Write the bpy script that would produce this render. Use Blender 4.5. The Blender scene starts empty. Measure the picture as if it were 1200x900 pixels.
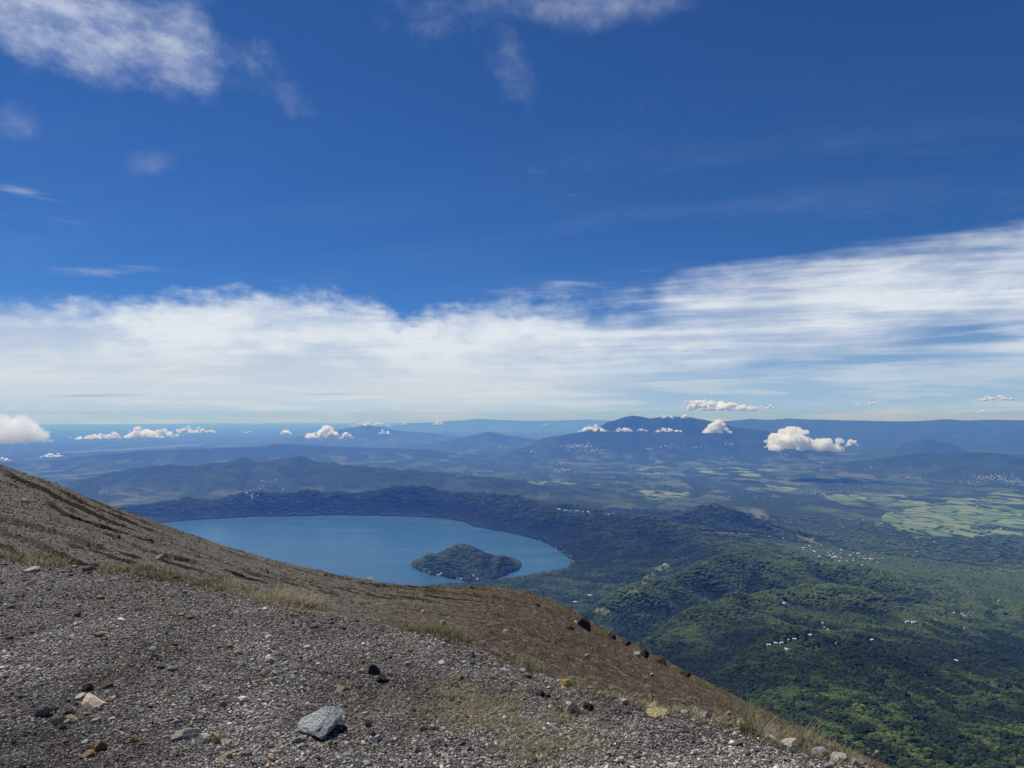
import bpy, math, random
import numpy as np
from mathutils import Vector, Matrix, Euler, Quaternion

rad = math.radians
scene = bpy.context.scene
COL = scene.collection
rng = np.random.default_rng(11)
random.seed(5)

# ------------------------------------------------------------------ camera
CAM_Z = 1.6
FPX = 833.0                     # focal length in pixels of a 1200 px wide picture
HORIZON_PY = 487.0
PITCH = math.atan((HORIZON_PY - 450.0) / FPX)
cam_data = bpy.data.cameras.new('camera')
cam_data.sensor_width = 36.0
cam_data.lens = 36.0 * FPX / 1200.0
cam_data.clip_start = 0.05
cam_data.clip_end = 900000.0
cam = bpy.data.objects.new('camera', cam_data)
cam.location = (0, 0, CAM_Z)
cam.rotation_euler = (math.pi / 2 + PITCH, 0, 0)
COL.objects.link(cam)
scene.camera = cam

# ------------------------------------------------------------------ light, exposure
SUN_EL, SUN_AZ = 59.0, -50.0     # azimuth measured from +Y (view direction) towards +X
SUN_STRENGTH = 4.8
SKY_STRENGTH = 0.10
sd = Vector((math.sin(rad(SUN_AZ)) * math.cos(rad(SUN_EL)), math.cos(rad(SUN_AZ)) * math.cos(rad(SUN_EL)), math.sin(rad(SUN_EL))))
sun_data = bpy.data.lights.new('sun', 'SUN')
sun_data.energy = SUN_STRENGTH
sun_data.angle = rad(0.53)
sun_data.color = (1.0, 0.94, 0.84)
sun = bpy.data.objects.new('sun', sun_data)
sun.rotation_euler = (-sd).to_track_quat('-Z', 'Y').to_euler()
sun.location = (0, 0, 50)
COL.objects.link(sun)
vs = scene.view_settings
vs.view_transform = 'Standard'
try: vs.look = 'None'
except Exception: pass
vs.exposure = 0.0
vs.gamma = 1.0
vs.use_curve_mapping = False
cy = scene.cycles
cy.use_denoising = True
cy.max_bounces = 24
cy.diffuse_bounces = 3
cy.glossy_bounces = 2
cy.transmission_bounces = 2
cy.transparent_max_bounces = 24
cy.volume_bounces = 18


# ------------------------------------------------------------------ small node language
class NT:
    """builds math nodes in a node tree"""
    def __init__(s, tree): s.t = tree
    def node(s, typ, **kw):
        n = s.t.nodes.new(typ)
        for k, v in kw.items(): setattr(n, k, v)
        return n
    def put(s, sock, v):
        if isinstance(v, bpy.types.NodeSocket): s.t.links.new(v, sock)
        else:
            try: sock.default_value = v
            except TypeError: sock.default_value = (v, v, v)
            except ValueError: sock.default_value = tuple(v) + (1.0,)
    def m(s, op, a, b=None, c=None, clamp=False):
        n = s.node('ShaderNodeMath', operation=op, use_clamp=clamp)
        s.put(n.inputs[0], a)
        if b is not None: s.put(n.inputs[1], b)
        if c is not None: s.put(n.inputs[2], c)
        return n.outputs[0]
    def add(s, a, b): return s.m('ADD', a, b)
    def sub(s, a, b): return s.m('SUBTRACT', a, b)
    def mul(s, a, b): return s.m('MULTIPLY', a, b)
    def div(s, a, b): return s.m('DIVIDE', a, b)
    def mx(s, a, b): return s.m('MAXIMUM', a, b)
    def mn(s, a, b): return s.m('MINIMUM', a, b)
    def vm(s, op, a, b):
        n = s.node('ShaderNodeVectorMath', operation=op)
        s.put(n.inputs[0], a); s.put(n.inputs[1], b)
        return n.outputs[0]
    def xyz(s, x, y, z=0.0):
        n = s.node('ShaderNodeCombineXYZ')
        for i, v in enumerate((x, y, z)): s.put(n.inputs[i], v)
        return n.outputs[0]
    def sep(s, v):
        n = s.node('ShaderNodeSeparateXYZ'); s.put(n.inputs[0], v)
        return n.outputs[0], n.outputs[1], n.outputs[2]
    def smooth(s, v, a, b, lo=0.0, hi=1.0):
        n = s.node('ShaderNodeMapRange', interpolation_type='SMOOTHSTEP')
        s.put(n.inputs[0], v); s.put(n.inputs[1], a); s.put(n.inputs[2], b); s.put(n.inputs[3], lo); s.put(n.inputs[4], hi)
        return n.outputs[0]
    def lin(s, v, a, b, lo=0.0, hi=1.0):
        n = s.node('ShaderNodeMapRange', interpolation_type='LINEAR')
        s.put(n.inputs[0], v); s.put(n.inputs[1], a); s.put(n.inputs[2], b); s.put(n.inputs[3], lo); s.put(n.inputs[4], hi)
        return n.outputs[0]
    def noise(s, vec, scale, detail=4.0, rough=0.55, dist=0.0, color=False):
        n = s.node('ShaderNodeTexNoise')
        if vec is not None: s.put(n.inputs['Vector'], vec)
        s.put(n.inputs['Scale'], scale); s.put(n.inputs['Detail'], detail)
        s.put(n.inputs['Roughness'], rough); s.put(n.inputs['Distortion'], dist)
        return n.outputs['Color'] if color else n.outputs['Fac']
    def voronoi(s, vec, scale, feature='F1', out='Distance', rnd=1.0):
        n = s.node('ShaderNodeTexVoronoi', feature=feature)
        s.put(n.inputs['Vector'], vec); s.put(n.inputs['Scale'], scale); s.put(n.inputs['Randomness'], rnd)
        return n.outputs[out]
    def mix(s, f, a, b, blend='MIX'):
        n = s.node('ShaderNodeMix', data_type='RGBA', blend_type=blend)
        s.put(n.inputs[0], f); s.put(n.inputs[6], a); s.put(n.inputs[7], b)
        return n.outputs[2]
    def ramp(s, v, stops, interp='LINEAR'):
        n = s.node('ShaderNodeValToRGB'); cr = n.color_ramp; cr.interpolation = interp
        while len(cr.elements) < len(stops): cr.elements.new(0.5)
        for e, (p, c) in zip(cr.elements, stops):
            e.position = p; e.color = (tuple(c) + (1.0,)) if not isinstance(c, (int, float)) else (c, c, c, 1.0)
        s.put(n.inputs[0], v)
        return n.outputs[0]
    def attr(s, name):
        n = s.node('ShaderNodeAttribute', attribute_name=name)
        return n
    def bump(s, h, strength=0.5, dist=1.0):
        n = s.node('ShaderNodeBump'); s.put(n.inputs['Strength'], strength); s.put(n.inputs['Distance'], dist); s.put(n.inputs['Height'], h)
        return n.outputs[0]


def srgb(r, g, b):
    f = lambda c: (c / 255 / 12.92) if c / 255 <= 0.04045 else ((c / 255 + 0.055) / 1.055) ** 2.4
    return (f(r), f(g), f(b))


# ------------------------------------------------------------------ picture <-> place
def pix(px, py):
    """azimuth and slope (rise per horizontal metre) of the sight line through a picture point"""
    u = (np.asarray(px, float) - 600.0) / FPX
    v = (450.0 - np.asarray(py, float)) / FPX
    c, s_ = math.cos(PITCH), math.sin(PITCH)
    Y = c - v * s_
    Z = s_ + v * c
    return np.arctan2(u, Y), Z / np.hypot(u, Y)
def at(px, py, d):
    az, s = pix(px, py)
    return np.array([d * math.sin(az), d * math.cos(az), CAM_Z + s * d])
def project(x, y, z):
    c, s_ = math.cos(PITCH), math.sin(PITCH)
    Y = y * c + (z - CAM_Z) * s_
    Z = -y * s_ + (z - CAM_Z) * c
    return 600 + FPX * x / Y, 450 - FPX * Z / Y

# ------------------------------------------------------------------ sky with its clouds (directions only)
world = bpy.data.worlds.new('World')
scene.world = world
world.use_nodes = True
wt = world.node_tree
for n in list(wt.nodes): wt.nodes.remove(n)
W = NT(wt)
sky = W.node('ShaderNodeTexSky', sky_type='NISHITA')
sky.sun_disc = False
sky.sun_elevation = rad(SUN_EL)
sky.sun_rotation = rad(SUN_AZ % 360)
sky.altitude = 2300.0
sky.air_density = 1.0
sky.dust_density = 0.4
sky.ozone_density = 2.2
skycol = W.mix(1.0, sky.outputs[0], (0.20, 0.44, 0.76, 1.0), 'MULTIPLY')   # deep tropical blue of a clear day at 2300 m

dirv = W.node('ShaderNodeTexCoord').outputs['Generated']
dx, dy, dz = W.sep(dirv)
az = W.m('ARCTAN2', dx, dy)
el = W.m('ARCSINE', dz)
def azel(px, py):
    a, s = pix(px, py)
    return float(a), float(math.atan(s))
# the cloud sheet seen from below
zc = W.add(W.mx(dz, 0.0), 0.055)
sxn, syn = W.div(dx, zc), W.div(dy, zc)
def sheet(sx, sy, ang, off):
    c, s_ = math.cos(ang), math.sin(ang)
    X = W.add(W.mul(sxn, c * sx), W.mul(syn, s_ * sx))
    Y = W.add(W.mul(sxn, -s_ * sy), W.mul(syn, c * sy))
    return W.xyz(X, Y, off)
def aev(sx, sy, off=0.0): return W.xyz(W.mul(az, sx), W.mul(el, sy), off)
def rblob(px_, py_, wx, wy, tilt):
    a, e = azel(px_, py_)
    c, s_ = math.cos(tilt), math.sin(tilt)
    # u = (c da + s de)/wx, v = (c de - s da)/wy
    u = W.m('MULTIPLY_ADD', az, c / wx, W.m('MULTIPLY_ADD', el, s_ / wx, -(c * a + s_ * e) / wx))
    v = W.m('MULTIPLY_ADD', el, c / wy, W.m('MULTIPLY_ADD', az, -s_ / wy, -(c * e - s_ * a) / wy))
    return W.m('POWER', 2.71828, W.mul(W.m('MULTIPLY_ADD', u, u, W.mul(v, v)), -1.0))

# upper edge of the big bank, by azimuth
edge_pts = [(-400, 352), (0, 352), (110, 352), (200, 343), (290, 337), (380, 342), (440, 350), (470, 366), (510, 362), (560, 350), (640, 352), (700, 356), (760, 345), (785, 322), (860, 304), (940, 290), (1010, 276), (1090, 270), (1200, 254), (1600, 215)]
A0, A1 = -1.0, 1.0
stops = []
for px_, py_ in edge_pts:
    a, e = azel(px_, py_)
    stops.append(((a - A0) / (A1 - A0), e / 0.5))
edge_v = W.mul(W.ramp(W.lin(az, A0, A1), stops), 0.5)
n_roll = W.noise(aev(22, 40, 3.1), 1.0, 7, 0.62, 0.1)
n_streak = W.noise(sheet(0.48, 1.6, -0.34, 0.0), 1.0, 9, 0.62, 0.1)
n_big = W.noise(aev(5, 15, 4.2), 1.0, 9, 0.62, 0.25)
n_flat = W.noise(aev(7, 74, 1.7), 1.0, 6, 0.58, 0.2)
n_up = W.noise(aev(10, 13, 2.0), 1.0, 9, 0.66, 0.1)
rightness = W.smooth(az, -0.02, 0.25)
h = W.sub(edge_v, el)
h = W.add(h, W.mul(W.sub(n_roll, 0.5), W.lin(rightness, 0, 1, 0.074, 0.030)))
h = W.add(h, W.mul(W.sub(n_streak, 0.5), W.lin(rightness, 0, 1, 0.010, 0.110)))
band = W.smooth(h, -0.008, W.lin(rightness, 0, 1, 0.030, 0.062))
band = W.mul(band, W.smooth(W.add(W.mul(n_big, 0.5), W.mul(n_streak, 0.5)), 0.38, 0.58, W.lin(rightness, 0, 1, 0.80, 0.62), 0.98))
# thinner, bluer strips inside the bank
holes = W.add(rblob(1150, 388, 0.10, 0.015, 0.03), W.mul(rblob(1010, 421, 0.12, 0.012, 0.08), 0.9))
holes = W.add(holes, W.mul(rblob(920, 345, 0.05, 0.008, 0.12), 0.5))
holes = W.add(holes, W.mul(rblob(1190, 425, 0.16, 0.012, 0.0), 0.7))
holes = W.add(holes, W.mul(rblob(895, 425, 0.03, 0.010, 0.2), 0.7))
holes = W.add(holes, W.mul(rblob(475, 368, 0.045, 0.010, 0.1), 0.5))
holes = W.mul(holes, W.smooth(n_flat, 0.62, 0.32, 0.30, 1.15))
band = W.mul(band, W.sub(1.0, W.mn(holes, 0.92)))
thin = W.smooth(n_flat, 0.44, 0.68, 0.0, 0.17)
band = W.mul(band, W.sub(1.0, W.mul(thin, W.lin(rightness, 0, 1, 0.35, 1.0))))
low = W.smooth(el, 0.006, 0.075)
veil = W.smooth(el, 0.15, 0.0, 0.0, 0.85)
band_a = W.mul(band, W.lin(low, 0, 1, W.lin(rightness, 0, 1, 0.95, 0.25), 1.0))

# single clouds and wisps higher up
nu = W.mul(W.sub(n_up, 0.5), 1.7)
nf = W.mul(W.sub(n_flat, 0.5), 1.7)
def wisp(mask, n, thr, soft, k): return W.mul(W.smooth(W.add(mask, n), thr, thr + soft), k)
mk = W.mx(rblob(60, 6, 0.21, 0.064, -0.10), rblob(200, 46, 0.075, 0.052, -0.5))
upper = wisp(mk, nu, 0.20, 1.15, 0.84)
mk = W.mx(rblob(680, 6, 0.19, 0.030, 0.0), W.mul(rblob(598, 62, 0.042, 0.08, 0.2), 0.72))
mk = W.mx(mk, W.mul(rblob(505, 20, 0.10, 0.045, 0.0), 0.66))
mk = W.mx(mk, W.mul(rblob(18, 140, 0.036, 0.030, 0.1), 0.85))
mk = W.mx(mk, W.mul(rblob(178, 188, 0.040, 0.024, 0.3), 0.80))
mk = W.mx(mk, W.mul(rblob(345, 115, 0.05, 0.034, -0.6), 0.60))
upper = W.mx(upper, wisp(mk, nu, 0.28, 1.25, 0.50))
mk = W.mx(W.mul(rblob(20, 222, 0.05, 0.009, -0.05), 0.85), W.mul(rblob(75, 257, 0.05, 0.006, -0.05), 0.6))
mk = W.mx(mk, W.mul(rblob(675, 229, 0.04, 0.008, 0.0), 0.62))
mk = W.mx(mk, W.mul(rblob(110, 318, 0.10, 0.010, 0.10), 0.6))
mk = W.mx(mk, W.mul(rblob(620, 340, 0.20, 0.018, 0.08), 0.66))
upper = W.mx(upper, wisp(mk, nf, 0.34, 0.75, 0.50))
# a very thin veil of ice cloud that slants across the upper right
cirrus = W.mul(W.mul(W.smooth(n_streak, 0.42, 0.70, 0.0, 0.10), W.smooth(el, 0.50, 0.16)), W.smooth(az, -0.1, 0.35, 0.35, 1.0))
upper = W.mx(upper, cirrus)

# cloud light: white tops, greyer undersides
bank_tex = W.add(W.mul(n_streak, W.lin(rightness, 0, 1, 0.05, 0.38)), W.mul(n_big, W.lin(rightness, 0, 1, 0.55, 0.30)))
bank_tex = W.add(bank_tex, W.add(W.mul(n_flat, W.lin(rightness, 0, 1, 0.22, 0.18)), W.mul(n_roll, W.lin(rightness, 0, 1, 0.18, 0.14))))
c_bank = W.mix(W.smooth(bank_tex, 0.40, 0.60), srgb(186, 201, 222) + (1,), srgb(228, 234, 241) + (1,))
c_low = W.mix(rightness, srgb(204, 215, 226) + (1,), srgb(163, 191, 220) + (1,))
c_low = W.mix(W.smooth(el, 0.030, 0.008, 0.0, 0.55), c_low, srgb(166, 196, 232) + (1,))
c_low = W.mix(W.smooth(el, 0.008, -0.004), c_low, srgb(134, 158, 255) + (1,))
c_low = W.mix(W.smooth(n_flat, 0.42, 0.64, 0.0, 0.5), c_low, srgb(224, 229, 232) + (1,))
c_bank = W.mix(W.smooth(el, 0.03, 0.105), c_low, c_bank)
dl = W.mul(rblob(112, 463.5, 0.05, 0.0018, 0.03), W.smooth(n_flat, 0.40, 0.56))
dl = W.mx(dl, W.mul(rblob(390, 462, 0.05, 0.0015, 0.01), 0.5))
c_bank = W.mix(W.mul(dl, 0.75), c_bank, srgb(140, 160, 185) + (1,))
c_up = W.mix(W.smooth(n_roll, 0.34, 0.64), srgb(150, 165, 202) + (1,), srgb(212, 219, 234) + (1,))

bg_sky = W.node('ShaderNodeBackground'); W.put(bg_sky.inputs[0], skycol); bg_sky.inputs[1].default_value = SKY_STRENGTH
cc = W.mix(veil, (0, 0, 0, 1), c_low)
cc = W.mix(upper, cc, c_up)
cc = W.mix(band_a, cc, c_bank)
clear = W.mul(W.mul(W.sub(1.0, veil), W.sub(1.0, upper)), W.sub(1.0, band_a))
bg_cl = W.node('ShaderNodeBackground'); W.put(bg_cl.inputs[0], cc); bg_cl.inputs[1].default_value = 1.0
W.put(bg_sky.inputs[1], W.mul(clear, SKY_STRENGTH))
ads = W.node('ShaderNodeAddShader'); wt.links.new(bg_sky.outputs[0], ads.inputs[0]); wt.links.new(bg_cl.outputs[0], ads.inputs[1])
wo = W.node('ShaderNodeOutputWorld'); wt.links.new(ads.outputs[0], wo.inputs[0])
world.cycles.sampling_method = 'MANUAL'
world.cycles.sample_map_resolution = 1024

# ------------------------------------------------------------------ numpy noise
def _hash(ix, iy, seed):
    h = (ix.astype(np.int64) * 374761393 + iy.astype(np.int64) * 668265263 + seed * 1442695041) & 0xFFFFFFFF
    h = ((h ^ (h >> 13)) * 1274126177) & 0xFFFFFFFF
    return (h ^ (h >> 16)) & 0xFFFFFFFF
def hash01(ix, iy, seed=0): return _hash(np.asarray(ix), np.asarray(iy), seed) / 4294967295.0
def pn(x, y, seed=0):
    x0 = np.floor(x); y0 = np.floor(y)
    fx = x - x0; fy = y - y0
    u = fx * fx * fx * (fx * (fx * 6 - 15) + 10); v = fy * fy * fy * (fy * (fy * 6 - 15) + 10)
    def g(ix, iy, ax, ay):
        t = _hash(ix, iy, seed) * (2 * math.pi / 4294967296.0)
        return np.cos(t) * ax + np.sin(t) * ay
    a = g(x0, y0, fx, fy); b = g(x0 + 1, y0, fx - 1, fy)
    c = g(x0, y0 + 1, fx, fy - 1); d = g(x0 + 1, y0 + 1, fx - 1, fy - 1)
    return 1.4 * ((a + (b - a) * u) * (1 - v) + (c + (d - c) * u) * v)
def fbm(x, y, seed=0, oct=4, gain=0.5, lac=2.03):
    s = 0; a = 1; t = 0
    for i in range(oct):
        s = s + a * pn(x, y, seed + i * 17); t += a; a *= gain; x = x * lac + 3.7; y = y * lac - 1.3
    return s / t
def ridged(x, y, seed=0, oct=4):
    s = 0; a = 1; t = 0
    for i in range(oct):
        s = s + a * (1 - np.abs(pn(x, y, seed + i * 13)) * 1.6); t += a; a *= 0.5; x = x * 2.05 + 5.1; y = y * 2.05 + 2.2
    return s / t
def vn3(p, seed=0):
    f = np.floor(p); w = p - f; w = w * w * (3 - 2 * w); f = f.astype(np.int64); r = 0
    for dx_ in (0, 1):
        for dy_ in (0, 1):
            for dz_ in (0, 1):
                k = _hash(f[:, 0] + dx_ + (f[:, 2] + dz_) * 131, f[:, 1] + dy_ + (f[:, 2] + dz_) * 57, seed) / 4294967295.0
                r = r + k * (w[:, 0] if dx_ else 1 - w[:, 0]) * (w[:, 1] if dy_ else 1 - w[:, 1]) * (w[:, 2] if dz_ else 1 - w[:, 2])
    return r * 2 - 1
def fbm3(p, seed=0, oct=4):
    s = 0; a = 1; t = 0
    for i in range(oct):
        s = s + a * vn3(p, seed + i * 7); t += a; a *= 0.5; p = p * 2.07 + 1.3
    return s / t
def sstep(v, a, b):
    t = np.clip((v - a) / (b - a), 0, 1); return t * t * (3 - 2 * t)

# ------------------------------------------------------------------ mesh helpers
def mesh_obj(name, verts, faces, mats=(), parent=None, link=True, smooth=False, mat_index=None):
    """verts (n,3), faces (m,k) one polygon size"""
    me = bpy.data.meshes.new(name)
    verts = np.ascontiguousarray(verts, dtype=np.float32); faces = np.ascontiguousarray(faces, dtype=np.int32)
    k = faces.shape[1]
    me.vertices.add(len(verts)); me.vertices.foreach_set('co', verts.ravel())
    me.loops.add(faces.size); me.loops.foreach_set('vertex_index', faces.ravel())
    me.polygons.add(len(faces))
    me.polygons.foreach_set('loop_start', np.arange(0, faces.size, k, dtype=np.int32))
    me.polygons.foreach_set('use_smooth', np.full(len(faces), smooth, dtype=bool))
    for mt in mats: me.materials.append(mt)
    if mat_index is not None: me.polygons.foreach_set('material_index', np.asarray(mat_index, dtype=np.int32))
    me.update(calc_edges=True)
    o = bpy.data.objects.new(name, me)
    if link: COL.objects.link(o)
    if parent is not None: o.parent = parent
    return o
def color_attr(o, name, rgba):
    a = o.data.color_attributes.new(name, 'FLOAT_COLOR', 'POINT')
    a.data.foreach_set('color', np.ascontiguousarray(rgba, dtype=np.float32).ravel())
def tag(o, label=None, cat=None, group=None, kind=None):
    if label: o['label'] = label
    if cat: o['category'] = cat
    if group: o['group'] = group
    if kind: o['kind'] = kind
    return o
_ico = {}
def ico(sub):
    if sub in _ico: return _ico[sub]
    import bmesh
    bm = bmesh.new(); bmesh.ops.create_icosphere(bm, subdivisions=max(sub, 1), radius=1.0)
    if sub == 0:
        bm.free(); t = (1 + 5 ** .5) / 2
        v = np.array([(-1, t, 0), (1, t, 0), (-1, -t, 0), (1, -t, 0), (0, -1, t), (0, 1, t), (0, -1, -t), (0, 1, -t), (t, 0, -1), (t, 0, 1), (-t, 0, -1), (-t, 0, 1)]) / math.hypot(1, t)
        f = np.array([(0, 11, 5), (0, 5, 1), (0, 1, 7), (0, 7, 10), (0, 10, 11), (1, 5, 9), (5, 11, 4), (11, 10, 2), (10, 7, 6), (7, 1, 8), (3, 9, 4), (3, 4, 2), (3, 2, 6), (3, 6, 8), (3, 8, 9), (4, 9, 5), (2, 4, 11), (6, 2, 10), (8, 6, 7), (9, 8, 1)])
    else:
        v = np.array([x.co[:] for x in bm.verts]); f = np.array([[q.index for q in p.verts] for p in bm.faces]); bm.free()
    _ico[sub] = (v, f); return _ico[sub]
def material(name):
    m = bpy.data.materials.new(name); m.use_nodes = True
    t = m.node_tree
    for n in list(t.nodes): t.nodes.remove(n)
    N = NT(t)
    out = N.node('ShaderNodeOutputMaterial')
    return m, N, out
def principled(N, out, color, rough=0.9, spec=0.2, normal=None):
    b = N.node('ShaderNodeBsdfPrincipled')
    N.put(b.inputs['Base Color'], color if isinstance(color, bpy.types.NodeSocket) else tuple(color)[:3] + (1.0,))
    N.put(b.inputs['Roughness'], rough); N.put(b.inputs['Specular IOR Level'], spec)
    if normal is not None: N.put(b.inputs['Normal'], normal)
    N.t.links.new(b.outputs[0], out.inputs[0])
    return b
def simple_mat(name, color, rough=0.9, var=0.15, scale=3.0):
    m, N, out = material(name)
    tcn = N.node('ShaderNodeTexCoord').outputs['Object']
    n = N.noise(tcn, scale, 5, 0.6)
    lo = tuple(c * (1 - var * 2) for c in color) + (1,); hi = tuple(min(1, c * (1 + var * 2)) for c in color) + (1,)
    principled(N, out, N.mix(n, lo, hi), rough, 0.2, N.bump(N.noise(tcn, scale * 6, 5, 0.65), 0.5, 0.02))
    return m

# ------------------------------------------------------------------ the near slope of the volcano
EDGE = np.array([(-400, 610), (-200, 634), (0, 652), (60, 659), (130, 667), (200, 677), (270, 690), (340, 712), (420, 728), (500, 742), (560, 759), (620, 785), (700, 813), (760, 828), (830, 844), (900, 863), (960, 880), (1010, 894), (1060, 910), (1100, 926), (1300, 1000), (1700, 1150)], float)
SKYL = np.array([(-400, 400), (-200, 478), (-60, 528), (0, 544), (50, 560), (100, 581), (150, 600), (200, 617), (250, 635), (300, 651), (350, 663), (400, 674), (440, 682), (480, 685.5), (520, 687), (560, 687), (590, 689), (620, 694), (650, 704), (680, 720), (720, 744), (760, 764), (800, 785), (850, 810), (900, 835), (970, 868), (1050, 902), (1100, 924), (1200, 968), (1400, 1060), (1700, 1200)], float)
def curve(tab):
    a, s = pix(tab[:, 0], tab[:, 1])
    return a, s
E_A, E_S = curve(EDGE); S_A, S_S = curve(SKYL)
_fa = np.linspace(-1.1, 1.1, 1200)
def _smoothed(a, s, w):
    v = np.interp(_fa, a, s); k = np.hanning(w); k /= k.sum()
    return np.convolve(np.pad(v, w // 2, mode='edge'), k, 'same')[w // 2:w // 2 + len(v)]
ES_T = _smoothed(E_A, E_S, 41); SS_T = _smoothed(S_A, S_S, 31)
def near_params(a):
    a = np.clip(a, -1.05, 1.05)
    se = np.interp(a, _fa, ES_T); ss = np.interp(a, _fa, SS_T)
    se = np.minimum(se, ss - 0.012)
    re = CAM_Z / (-se - 0.05)
    sa = se - 0.012
    ra = re * 1.4 + 1.2
    rs = np.interp(a, [-1.1, -0.62, 0.0, 0.5, 1.1], [52, 48, 42, 36, 30])
    rs = np.maximum(rs, ra * 2.0)
    return se, ss, re, sa, ra, rs
def rills(x, y, r, a):
    """rain-cut runnels of the flank, running down to the right: depth, and where their shade is painted into the colour"""
    q = (y + 0.65 * x) / 1.1 + 2.2 * fbm(x * 0.06, y * 0.06, 41, 2)
    leftm = sstep(a, 0.12, -0.18) * 0.8 + 0.2
    ph = q * 0.50 + 0.30 * fbm(x * 0.16, q * 0.5, 51, 3)
    saw = ph - np.floor(ph); row = np.floor(ph)
    on = sstep(pn(x * 0.13 + row * 7.3, row * 3.1 + 0.5, 61), -0.05, 0.18)
    ph2 = q * 1.05 + 0.35 * fbm(x * 0.25, q * 0.7, 55, 2) + 0.3
    saw2 = ph2 - np.floor(ph2); row2 = np.floor(ph2)
    on2 = sstep(pn(x * 0.16 + row2 * 5.1, row2 * 2.7 + 0.5, 65), -0.02, 0.20)
    fl = -(0.50 * on * saw ** 6 + 0.32 * on2 * saw2 ** 6) * leftm * np.clip(r / 28, 0.3, 1.2)
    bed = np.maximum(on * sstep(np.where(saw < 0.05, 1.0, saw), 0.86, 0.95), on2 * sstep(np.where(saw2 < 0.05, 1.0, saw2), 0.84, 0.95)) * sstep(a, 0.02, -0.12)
    return fl, bed
def near_z(x, y, detail=True):
    r = np.hypot(x, y); a = np.arctan2(x, y)
    se, ss, re, sa, ra, rs = near_params(a)
    ze = CAM_Z + se * re; za = CAM_Z + sa * ra; zs = CAM_Z + ss * rs
    z0 = -0.05 * r
    t1 = np.clip((r - re) / (ra - re), 0, 1)
    z1 = ze + (za - ze) * t1 - 0.10 * re * 0.25 * np.sin(math.pi * t1)
    t2 = np.clip((r - ra) / (rs - ra), 0, 1)
    z2 = za + (zs - za) * t2 + 0.0 * t2
    over = np.maximum(r - rs, 0)
    z3 = zs + ss * over - 0.35 * over * sstep(over, 0, 25) - 0.06 * np.minimum(over, 6.0)
    z = np.where(r < re, z0, np.where(r < ra, z1, np.where(r < rs, z2, z3)))
    if detail:
        zone = sstep(r, re * 1.02, ra)
        g = 0.026 * fbm(x * 2.2, y * 2.2, 3, 4) + 0.013 * fbm(x * 11, y * 11, 8, 3) + 0.02 * fbm(x * 0.7, y * 0.7, 31, 2) * np.clip(r - 2, 0, 1)
        g = g * np.clip(1.25 - 0.06 * r, 0.4, 1)
        fl, _ = rills(x, y, r, a)
        fl = fl + 0.16 * fbm(x * 0.55, y * 0.55, 81, 5, 0.55) + 0.05 * fbm(x * 4, y * 4, 91, 3)
        fade = 1 - 0.6 * sstep(r, rs * 0.9, rs * 1.02)
        z = z + g * (1 - zone) + fl * zone * fade
    return z

def polar_sheet(zfun, azs, rs_):
    A, R = np.meshgrid(azs, rs_)
    X = R * np.sin(A); Y = R * np.cos(A)
    Z = zfun(X.ravel(), Y.ravel()).reshape(X.shape)
    V = np.stack([X, Y, Z], -1).reshape(-1, 3)
    nr, na = A.shape
    i = np.arange(nr - 1)[:, None] * na + np.arange(na - 1)[None, :]
    F = np.stack([i, i + 1, i + na + 1, i + na], -1).reshape(-1, 4)[:, ::-1]
    return V, F, A.ravel(), R.ravel()

dense = rad(45)
azs = np.concatenate([np.linspace(-math.pi, -dense, 60)[:-1], np.linspace(-dense, dense, 1150), np.linspace(dense, math.pi, 60)[1:]])
rs_ = np.concatenate([np.linspace(0.25, 2.2, 12)[:-1], np.geomspace(2.2, 11, 280)[:-1], np.geomspace(11, 58, 640), np.geomspace(60, 700, 40)])
V, F, A_, R_ = polar_sheet(near_z, azs, rs_)

m_near, N, out = material('volcanic_ground')
at_ = N.attr('mask'); am = N.node('ShaderNodeSeparateColor'); N.put(am.inputs[0], at_.outputs['Color'])
zone, olive, red = am.outputs[0], am.outputs[1], am.outputs[2]
pos = N.node('ShaderNodeNewGeometry').outputs['Position']
big = N.noise(pos, 0.9, 5, 0.6); mid = N.noise(pos, 7.0, 5, 0.65); fine = N.noise(pos, 60.0, 4, 0.7)
vcol = N.voronoi(pos, 55.0, out='Color'); vr = N.node('ShaderNodeSeparateColor'); N.put(vr.inputs[0], vcol)
g_col = N.ramp(vr.outputs[0], [(0.0, (0.032, 0.030, 0.028)), (0.55, (0.075, 0.070, 0.065)), (0.85, (0.17, 0.16, 0.148)), (1.0, (0.32, 0.30, 0.26))])
g_col = N.mix(N.smooth(big, 0.35, 0.65, 0.0, 0.35), g_col, (0.10, 0.080, 0.064, 1))
v2 = N.voronoi(pos, 9.0, out='Color'); v2s = N.node('ShaderNodeSeparateColor'); N.put(v2s.inputs[0], v2)
f_dark = N.mix(red, (0.066, 0.060, 0.050, 1), (0.050, 0.034, 0.025, 1))
f_light = N.mix(red, (0.195, 0.180, 0.152, 1), (0.118, 0.084, 0.062, 1))
f_col = N.mix(N.smooth(mid, 0.30, 0.72), f_dark, f_light)
f_col = N.mix(N.smooth(v2s.outputs[0], 0.82, 0.9, 0.0, 0.55), f_col, (0.24, 0.205, 0.16, 1))
f_col = N.mix(N.smooth(fine, 0.45, 0.75, 0.0, 0.6), f_col, (0.035, 0.028, 0.022, 1))
o_col = N.mix(mid, (0.060, 0.052, 0.016, 1), (0.16, 0.135, 0.045, 1))
f_col = N.mix(N.mul(olive, N.smooth(N.noise(pos, 2.2, 5, 0.7), 0.40, 0.58)), f_col, o_col)
f_col = N.mix(N.mul(N.attr('rill_shade').outputs['Fac'], 0.9), f_col, (0.020, 0.018, 0.016, 1))  # near-black colour in the rills paints their shadow
colr = N.mix(zone, g_col, f_col)
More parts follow.
